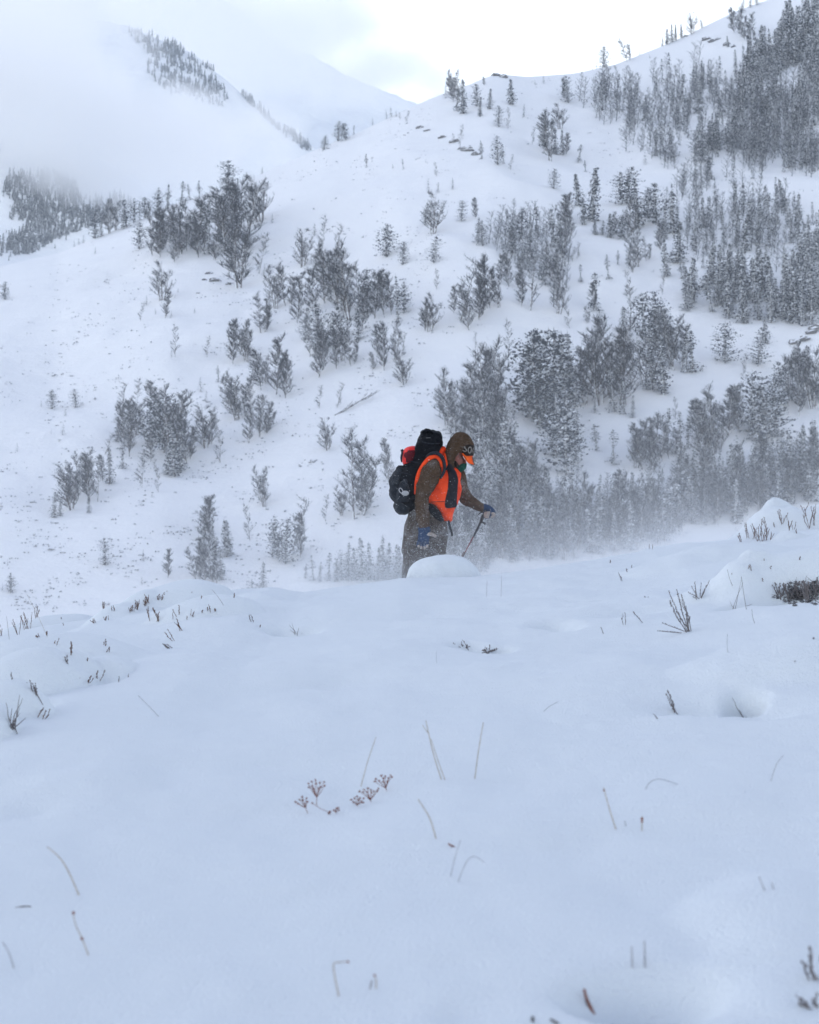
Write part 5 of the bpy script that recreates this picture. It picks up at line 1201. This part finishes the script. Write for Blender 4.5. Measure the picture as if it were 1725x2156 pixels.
stem([(1319, 1741), (1317, 1734), (1316, 1728)], "faint short stub between the taller stalks", .0020)
stem([(1360, 1662), (1366, 1650), (1382, 1641), (1402, 1643), (1428, 1652)], "snow-covered stalk arching over, right of centre", .0018, M_grey)
stem([(167, 1886), (148, 1842), (128, 1808), (100, 1783)], "thick curved straw stalk at lower left", .0022)
stem([(187, 2012), (174, 1978), (160, 1948), (155, 1925)], "stem with two round seed heads at lower left", .0017, knobs=[(155, 1922, .0036), (173, 1976, .0036)])
stem([(30, 1912), (45, 1909), (58, 1908), (66, 1909)], "grey twig lying flat at the left edge", .0018, M_grey)
stem([(30, 2040), (20, 2008), (6, 1984)], "blurred pale stalk at the lower left edge", .0020)
stem([(714, 2098), (706, 2060), (703, 2030), (716, 2026), (735, 2024)], "straw stalk bent at a right angle near the bottom", .0019, knobs=[(733, 2025, .0026)])
stem([(792, 2084), (792, 2066), (789, 2050)], "short straw stub right of the bent stalk", .0019, knobs=[(789, 2054, .0026)])
stem([(779, 2084), (781, 2074), (784, 2064)], "low grey stub beside the short straw stub", .0018, M_grey)
stem([(949, 1846), (957, 1810), (970, 1768)], "faint rimed stalk slanting right below centre", .0015, M_grey)
stem([(965, 1858), (976, 1828), (990, 1806), (1004, 1805), (1020, 1816)], "faint rimed stalk bent over below centre", .0015, M_grey)
stem([(958, 1784), (950, 1780), (944, 1776)], "small brown twig end below centre", .0028, M_umbel)
stem([(1144, 1499), (1158, 1487), (1176, 1477)], "faint pinkish twig slanting right, mid slope", .0016)
stem([(335, 1509), (314, 1487), (291, 1464)], "faint straw twig slanting left on the left slope", .0018)
stem([(1611, 1876), (1604, 1860), (1598, 1845)], "left of two faint stubs at lower right", .0020, M_grey)
stem([(1630, 1874), (1627, 1866), (1625, 1858)], "right of two faint stubs at lower right", .0020, M_grey)
stem([(1254, 2142), (1242, 2118), (1234, 2098), (1230, 2082)], "thick brown spike standing near the bottom edge", .0040, M_umbel)
stem([(1358, 2042), (1358, 2010), (1357, 1981)], "tall pale stub on the lowest snow dome", .0030, M_grey)
stem([(1332, 2042), (1331, 2015), (1330, 1992)], "shorter pale stub on the lowest snow dome", .0026, M_grey)
stem([(1624, 1645), (1634, 1612), (1650, 1590)], "faint rimed stalk at right, leaning right", .0016, M_grey)
stem([(1122, 2152), (1122, 2146), (1121, 2140)], "dark knob on the bottom edge", .0045, M_dark)
stem([(1175, 2156), (1166, 2150), (1158, 2146)], "dark low twig end on the bottom edge", .0034, M_dark)
stem([(575+1035/3, 1186+630/3), (575+1032/3, 1186+590/3), (575+1034/3, 1186+555/3)], "very faint upright straw above the left pit", .0010, M_grey)
stem(*[[R1(1265, 832), R1(1250, 740), R1(1232, 622)]], "long thin grass stalk left of the dark hollow", .0016, M_grey)
stem([R1(1182, 690), R1(1160, 640), R1(1145, 580)], "thin grass stalk left of the long one", .0014, M_grey)
stem([R1(1148, 1105), R1(1143, 1050), R1(1146, 985)], "thin rimed stalk on the lower right slope", .0016, M_grey)
stem([R1(1318, 920), R1(1305, 880), R1(1300, 830)], "short thin stalk below the dark hollow", .0014, M_grey)
stem([R1(1690, 1022), R1(1690, 1016), R1(1689, 1008)], "dark knob on the lower right bank", .0050, M_dark)
stem([R1(1572, 1165), R1(1572, 1160), R1(1571, 1154)], "faint dark knob on the lower right slope", .0045, M_grey)
stem([L1(300, 465), L1(240, 330), L1(170, 195)], "long thin straw leaning over the left hummock", .0011)
stem([L1(60, 480), L1(50, 400), L1(42, 335)], "thin upright straw at the left edge", .0011, M_grey)
stem([L1(1415, 268), L1(1380, 215), L1(1340, 165)], "thin straw leaning left on the hump's right side", .0011, M_grey)
for i, (bx, by, tx, ty) in enumerate([(1048, 480, 1100, 590), (1215, 455, 1245, 375), (1240, 480, 1200, 420), (1060, 395, 1048, 340), (1078, 400, 1095, 440)]):
    pass
for i, (b, t, lab) in enumerate([((455, 118), (447, 60), "thin straw right of the hiker's mound"), ((545, 215), (470, 100), "thin leaning straw right of the mound")]):
    stem([(575 + (1440 + b[0] - 455) / 3, 1186 + (210 + b[1] - 118) / 3), (575 + (1445 + t[0] - 447) / 3, 1186 + (80 + t[1] - 60) / 3)] if i == 0 else [(575 + 1350 / 3, 1186 + 210 / 3), (575 + 1352 / 3, 1186 + 110 / 3)], lab, .0010, M_grey)
# ---- brown umbels
def umbel(base, apex, dots, label, stem2=None):
    g = ground(*base); e = empty("dried_umbel", g, label, "dried flower", "dried brown umbels in the snow"); rr = random.Random(int(base[0]))
    A = at(*apex, g.y) - g; m = MB(); m.tube([(A * -.15) if A.length > .004 else Vector((0, 0, -.01)), A * .5, A], [.0011, .0010, .0011], 6); m.build("stem", M_umbel, e, True)
    for (x, y) in dots:
        p = at(x, y, g.y + rr.uniform(-.014, .014)) - g; r = MB()
        mid = A.lerp(p, .5) + (p - A).cross(Vector((0, 1, 0))) * rr.uniform(-.08, .08)
        r.tube([A, mid, p], [.0009, .0008, .0007], 5); k = r.build("ray", M_umbel, e, True)
        h = MB()
        for q in range(5): h.blob(p + Vector((rr.gauss(0, .0012), rr.gauss(0, .0012), rr.gauss(0, .0010))), Vector((.0029, 0, 0)), Vector((0, .0029, 0)), Vector((0, 0, .0024)), .3)
        h.build("seed_head", M_umbel, k)
umbel((667, 1697), (667, 1679), [(650, 1650), (651, 1657), (657, 1646), (657, 1655), (665, 1643), (666, 1650), (674, 1648), (676, 1657), (683, 1647), (683, 1655), (671, 1659), (661, 1660)], "tallest brown umbel, upper left of the group")
umbel((648, 1713), (644, 1701), [(623, 1688), (628, 1692), (631, 1684), (636, 1678), (638, 1686), (645, 1681), (647, 1688), (641, 1692)], "leftmost brown umbel, leaning left")
umbel((753, 1698), (752, 1695), [(740, 1684), (744, 1689), (747, 1680), (752, 1677), (755, 1684), (762, 1688), (766, 1681), (765, 1690), (759, 1680)], "low brown umbel half sunk in the snow")
umbel((782, 1689), (780, 1685), [(758, 1667), (765, 1668), (767, 1662), (773, 1667), (775, 1660), (781, 1663), (782, 1669), (788, 1666), (794, 1665), (797, 1660)], "wide brown umbel beside the pale stalk")
umbel((814, 1666), (813, 1660), [(790, 1645), (792, 1640), (799, 1644), (803, 1633), (808, 1638), (812, 1634), (818, 1638), (823, 1632), (825, 1636), (806, 1646), (816, 1645)], "rightmost brown umbel, set higher than the rest")
umbel((708, 1713), (708, 1710), [(703, 1706), (707, 1708), (712, 1701), (714, 1706), (709, 1702)], "tiny brown umbel between the two larger groups")
umbel((695, 1715), (695, 1711), [(695, 1709), (693, 1712), (658, 1691)], "single drooping seed head right of the tallest umbel")

# ============================================================ FLYING SNOW GRAINS
def grains():
    r = np.random.default_rng(11); n = 38000
    X = np.concatenate([r.normal(880, 120, n // 2), r.uniform(600, 1420, n // 2)]); d = r.uniform(12.9, 16.4, n)
    base = np.interp(X, _cx, _cy); up = r.exponential(42, n) - 6
    Y = base - up; sz = np.exp(r.normal(math.log(.0013), .38, n))
    keep = (Y > 880)
    X, Y, d, sz = X[keep], Y[keep], d[keep], sz[keep]
    cx = (X - 862.5) / F; cz = (1078.1 - Y) / F
    dy = math.cos(PITCH) - cz * math.sin(PITCH); dz = math.sin(PITCH) + cz * math.cos(PITCH)
    c = np.stack([cx / dy * d, d, dz / dy * d], 1)
    oct_ = np.array([(1, 0, 0), (-1, 0, 0), (0, 1, 0), (0, -1, 0), (0, 0, 1), (0, 0, -1)], float)
    of = np.array([(0, 2, 4), (2, 1, 4), (1, 3, 4), (3, 0, 4), (2, 0, 5), (1, 2, 5), (3, 1, 5), (0, 3, 5)])
    v = (c[:, None, :] + oct_[None] * sz[:, None, None] * np.array([1.2, 1, .9])).reshape(-1, 3)
    f = (of[None] + (np.arange(len(c)) * 6)[:, None, None]).reshape(-1, 3)
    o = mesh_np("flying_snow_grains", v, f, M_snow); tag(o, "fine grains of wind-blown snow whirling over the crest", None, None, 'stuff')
grains()
# ============================================================ AIR: haze, cloud, drifting snow
def vol_obj(name, bbox, density, color=(0.86, 0.90, 0.96), label=None):
    (x0, y0, z0), (x1, y1, z1) = bbox
    v = [(x, y, z) for z in (z0, z1) for y in (y0, y1) for x in (x0, x1)]
    f = [(0, 2, 3, 1), (4, 5, 7, 6), (0, 1, 5, 4), (2, 6, 7, 3), (0, 4, 6, 2), (1, 3, 7, 5)]
    m = bpy.data.materials.new(name + "_air"); m.use_nodes = True; nt = m.node_tree; nt.nodes.clear()
    out = nt.nodes.new('ShaderNodeOutputMaterial'); pv = nt.nodes.new('ShaderNodeVolumePrincipled')
    pv.inputs['Color'].default_value = (*color, 1); pv.inputs['Density'].default_value = density; pv.inputs['Anisotropy'].default_value = 0.0
    nt.links.new(pv.outputs[0], out.inputs['Volume'])
    o = mesh_np(name, v, f, m); tag(o, label, None, None, 'stuff')
    return o, m, nt, pv
HZ = .00012
haze, *_ = vol_obj("haze", ((-2600, -120, -40), (1500, 3600, 1400)), HZ, (0.80, 0.89, 1.0), "thin cold haze filling the whole valley")

def shaped(nt, pv, build, rate):
    pass
def cloud(box, blobs, dens, label, nsc=.013):
    # bank hanging in the side valley behind the left ridge
    o, m, nt, pv = vol_obj("cloud", box, 0.0, (1.0, 1.0, 1.0), label); pv.inputs['Anisotropy'].default_value = .5
    N = nt.nodes.new; L = nt.links.new
    geo = N('ShaderNodeNewGeometry')
    def blob(c, r):
        s = N('ShaderNodeVectorMath'); s.operation = 'SUBTRACT'; L(geo.outputs['Position'], s.inputs[0]); s.inputs[1].default_value = c
        d = N('ShaderNodeVectorMath'); d.operation = 'DIVIDE'; L(s.outputs[0], d.inputs[0]); d.inputs[1].default_value = r
        ln = N('ShaderNodeVectorMath'); ln.operation = 'LENGTH'; L(d.outputs[0], ln.inputs[0])
        return ln.outputs['Value']
    def cpos(X, Y, d): return tuple(at(X, Y, d))
    bl = [blob(cpos(*q[:3]), q[3]) for q in blobs]
    cur = bl[0]
    for b in bl[1:]:
        mn = N('ShaderNodeMath'); mn.operation = 'SMOOTH_MIN'; mn.inputs[2].default_value = .35; L(cur, mn.inputs[0]); L(b, mn.inputs[1]); cur = mn.outputs[0]
    nz = N('ShaderNodeTexNoise'); nz.inputs['Scale'].default_value = nsc; nz.inputs['Detail'].default_value = 5; nz.inputs['Roughness'].default_value = .58
    L(geo.outputs['Position'], nz.inputs['Vector'])
    ma = N('ShaderNodeMath'); ma.operation = 'MULTIPLY_ADD'; L(nz.outputs[0], ma.inputs[0]); ma.inputs[1].default_value = 2.9; L(cur, ma.inputs[2])
    mr = N('ShaderNodeMapRange'); mr.interpolation_type = 'SMOOTHSTEP'; mr.inputs['From Min'].default_value = 2.45; mr.inputs['From Max'].default_value = 1.7
    mr.inputs['To Min'].default_value = 0; mr.inputs['To Max'].default_value = dens; L(ma.outputs[0], mr.inputs['Value'])
    L(mr.outputs[0], pv.inputs['Density'])
    return m
cloud(((-900, 900, 120), (40, 1330, 620)), [(30, 170, 1120, (70, 170, 66)), (300, 285, 1120, (60, 150, 31)), (150, 325, 1100, (70, 150, 20)), (460, 325, 1130, (48, 120, 16)), (590, 328, 1130, (24, 100, 9)), (-120, 150, 1130, (120, 180, 80)), (110, 20, 1150, (70, 120, 22))], .034, "soft white cloud bank hanging in the side valley on the left", .016)
cloud(((-900, 2160, 300), (500, 2700, 1300)), [(470, -10, 2400, (230, 150, 60)), (640, 60, 2400, (180, 160, 70)), (780, 160, 2400, (150, 150, 60)), (500, 120, 2400, (160, 150, 60))], .018, "thin veil of cloud drifting over the far summits", .006)

def drift():
    # blowing snow streaming low over the crest, thinning upwards
    o, m, nt, pv = vol_obj("blowing_snow", ((-4.2, 12.2, -1.2), (4.6, 17.2, 3.1)), 0.0, (0.93, 0.95, 0.99), "blowing snow streaming low over the crest round the hiker's legs")
    N = nt.nodes.new; L = nt.links.new
    geo = N('ShaderNodeNewGeometry'); sp = N('ShaderNodeSeparateXYZ'); L(geo.outputs['Position'], sp.inputs[0])
    # height above the crest line: z - (a + b x)
    f = N('ShaderNodeMath'); f.operation = 'MULTIPLY_ADD'; L(sp.outputs['X'], f.inputs[0]); f.inputs[1].default_value = -0.17; L(sp.outputs['Z'], f.inputs[2])
    h = N('ShaderNodeMath'); h.operation = 'SUBTRACT'; L(f.outputs[0], h.inputs[0]); h.inputs[1].default_value = .52
    ab = N('ShaderNodeMath'); ab.operation = 'MAXIMUM'; L(h.outputs[0], ab.inputs[0]); ab.inputs[1].default_value = 0
    ex = N('ShaderNodeMath'); ex.operation = 'MULTIPLY'; L(ab.outputs[0], ex.inputs[0]); ex.inputs[1].default_value = -4.4
    e2 = N('ShaderNodeMath'); e2.operation = 'EXPONENT'; L(ex.outputs[0], e2.inputs[0])
    mp = N('ShaderNodeMapping'); mp.inputs['Scale'].default_value = (.55, 1, 1.5); mp.inputs['Rotation'].default_value = (0, R(10), 0); L(geo.outputs['Position'], mp.inputs[0])
    nz = N('ShaderNodeTexNoise'); nz.inputs['Scale'].default_value = 1.7; nz.inputs['Detail'].default_value = 4; L(mp.outputs[0], nz.inputs['Vector'])
    mr = N('ShaderNodeMapRange'); mr.inputs['From Min'].default_value = .34; mr.inputs['From Max'].default_value = .68; mr.inputs['To Min'].default_value = .25; mr.inputs['To Max'].default_value = 1.5; L(nz.outputs[0], mr.inputs['Value'])
    # stronger in the middle and to the right of the hiker, thin far left
    mx = N('ShaderNodeMapRange'); mx.interpolation_type = 'SMOOTHSTEP'; mx.inputs['From Min'].default_value = -3.0; mx.inputs['From Max'].default_value = -.3; mx.inputs['To Min'].default_value = .38; L(sp.outputs['X'], mx.inputs['Value'])
    mx2 = N('ShaderNodeMapRange'); mx2.interpolation_type = 'SMOOTHSTEP'; mx2.inputs['From Min'].default_value = 2.2; mx2.inputs['From Max'].default_value = 4.0; mx2.inputs['To Min'].default_value = 1; mx2.inputs['To Max'].default_value = .1; L(sp.outputs['X'], mx2.inputs['Value'])
    my = N('ShaderNodeMapRange'); my.interpolation_type = 'SMOOTHSTEP'; my.inputs['From Min'].default_value = 12.3; my.inputs['From Max'].default_value = 13.6; L(sp.outputs['Y'], my.inputs['Value'])
    cur = e2.outputs[0]
    for s in (mr.outputs[0], mx.outputs[0], mx2.outputs[0], my.outputs[0]):
        k = N('ShaderNodeMath'); k.operation = 'MULTIPLY'; L(cur, k.inputs[0]); L(s, k.inputs[1]); cur = k.outputs[0]
    k = N('ShaderNodeMath'); k.operation = 'MULTIPLY'; L(cur, k.inputs[0]); k.inputs[1].default_value = .36; L(k.outputs[0], pv.inputs['Density'])
    m.cycles.volume_step_rate = 0.35
drift()
def valley_mist():
    # wind-blown snow hanging in the valley at the foot of the mountainside
    o, m, nt, pv = vol_obj("valley_mist", ((-160, 60, -26), (190, 330, 70)), 0.0, (0.93, 0.95, 0.99), "thin veil of blown snow over the valley trees")
    N = nt.nodes.new; L = nt.links.new
    geo = N('ShaderNodeNewGeometry'); sp = N('ShaderNodeSeparateXYZ'); L(geo.outputs['Position'], sp.inputs[0])
    mz = N('ShaderNodeMapRange'); mz.interpolation_type = 'SMOOTHSTEP'; mz.inputs['From Min'].default_value = 60; mz.inputs['From Max'].default_value = -5; L(sp.outputs['Z'], mz.inputs['Value'])
    nz = N('ShaderNodeTexNoise'); nz.inputs['Scale'].default_value = .022; nz.inputs['Detail'].default_value = 3; L(geo.outputs['Position'], nz.inputs['Vector'])
    mr = N('ShaderNodeMapRange'); mr.inputs['From Min'].default_value = .35; mr.inputs['From Max'].default_value = .7; mr.inputs['To Min'].default_value = .2; mr.inputs['To Max'].default_value = 1.3; L(nz.outputs[0], mr.inputs['Value'])
    k = N('ShaderNodeMath'); k.operation = 'MULTIPLY'; L(mz.outputs[0], k.inputs[0]); L(mr.outputs[0], k.inputs[1])
    k2 = N('ShaderNodeMath'); k2.operation = 'MULTIPLY'; L(k.outputs[0], k2.inputs[0]); k2.inputs[1].default_value = .0013; L(k2.outputs[0], pv.inputs['Density'])
valley_mist()
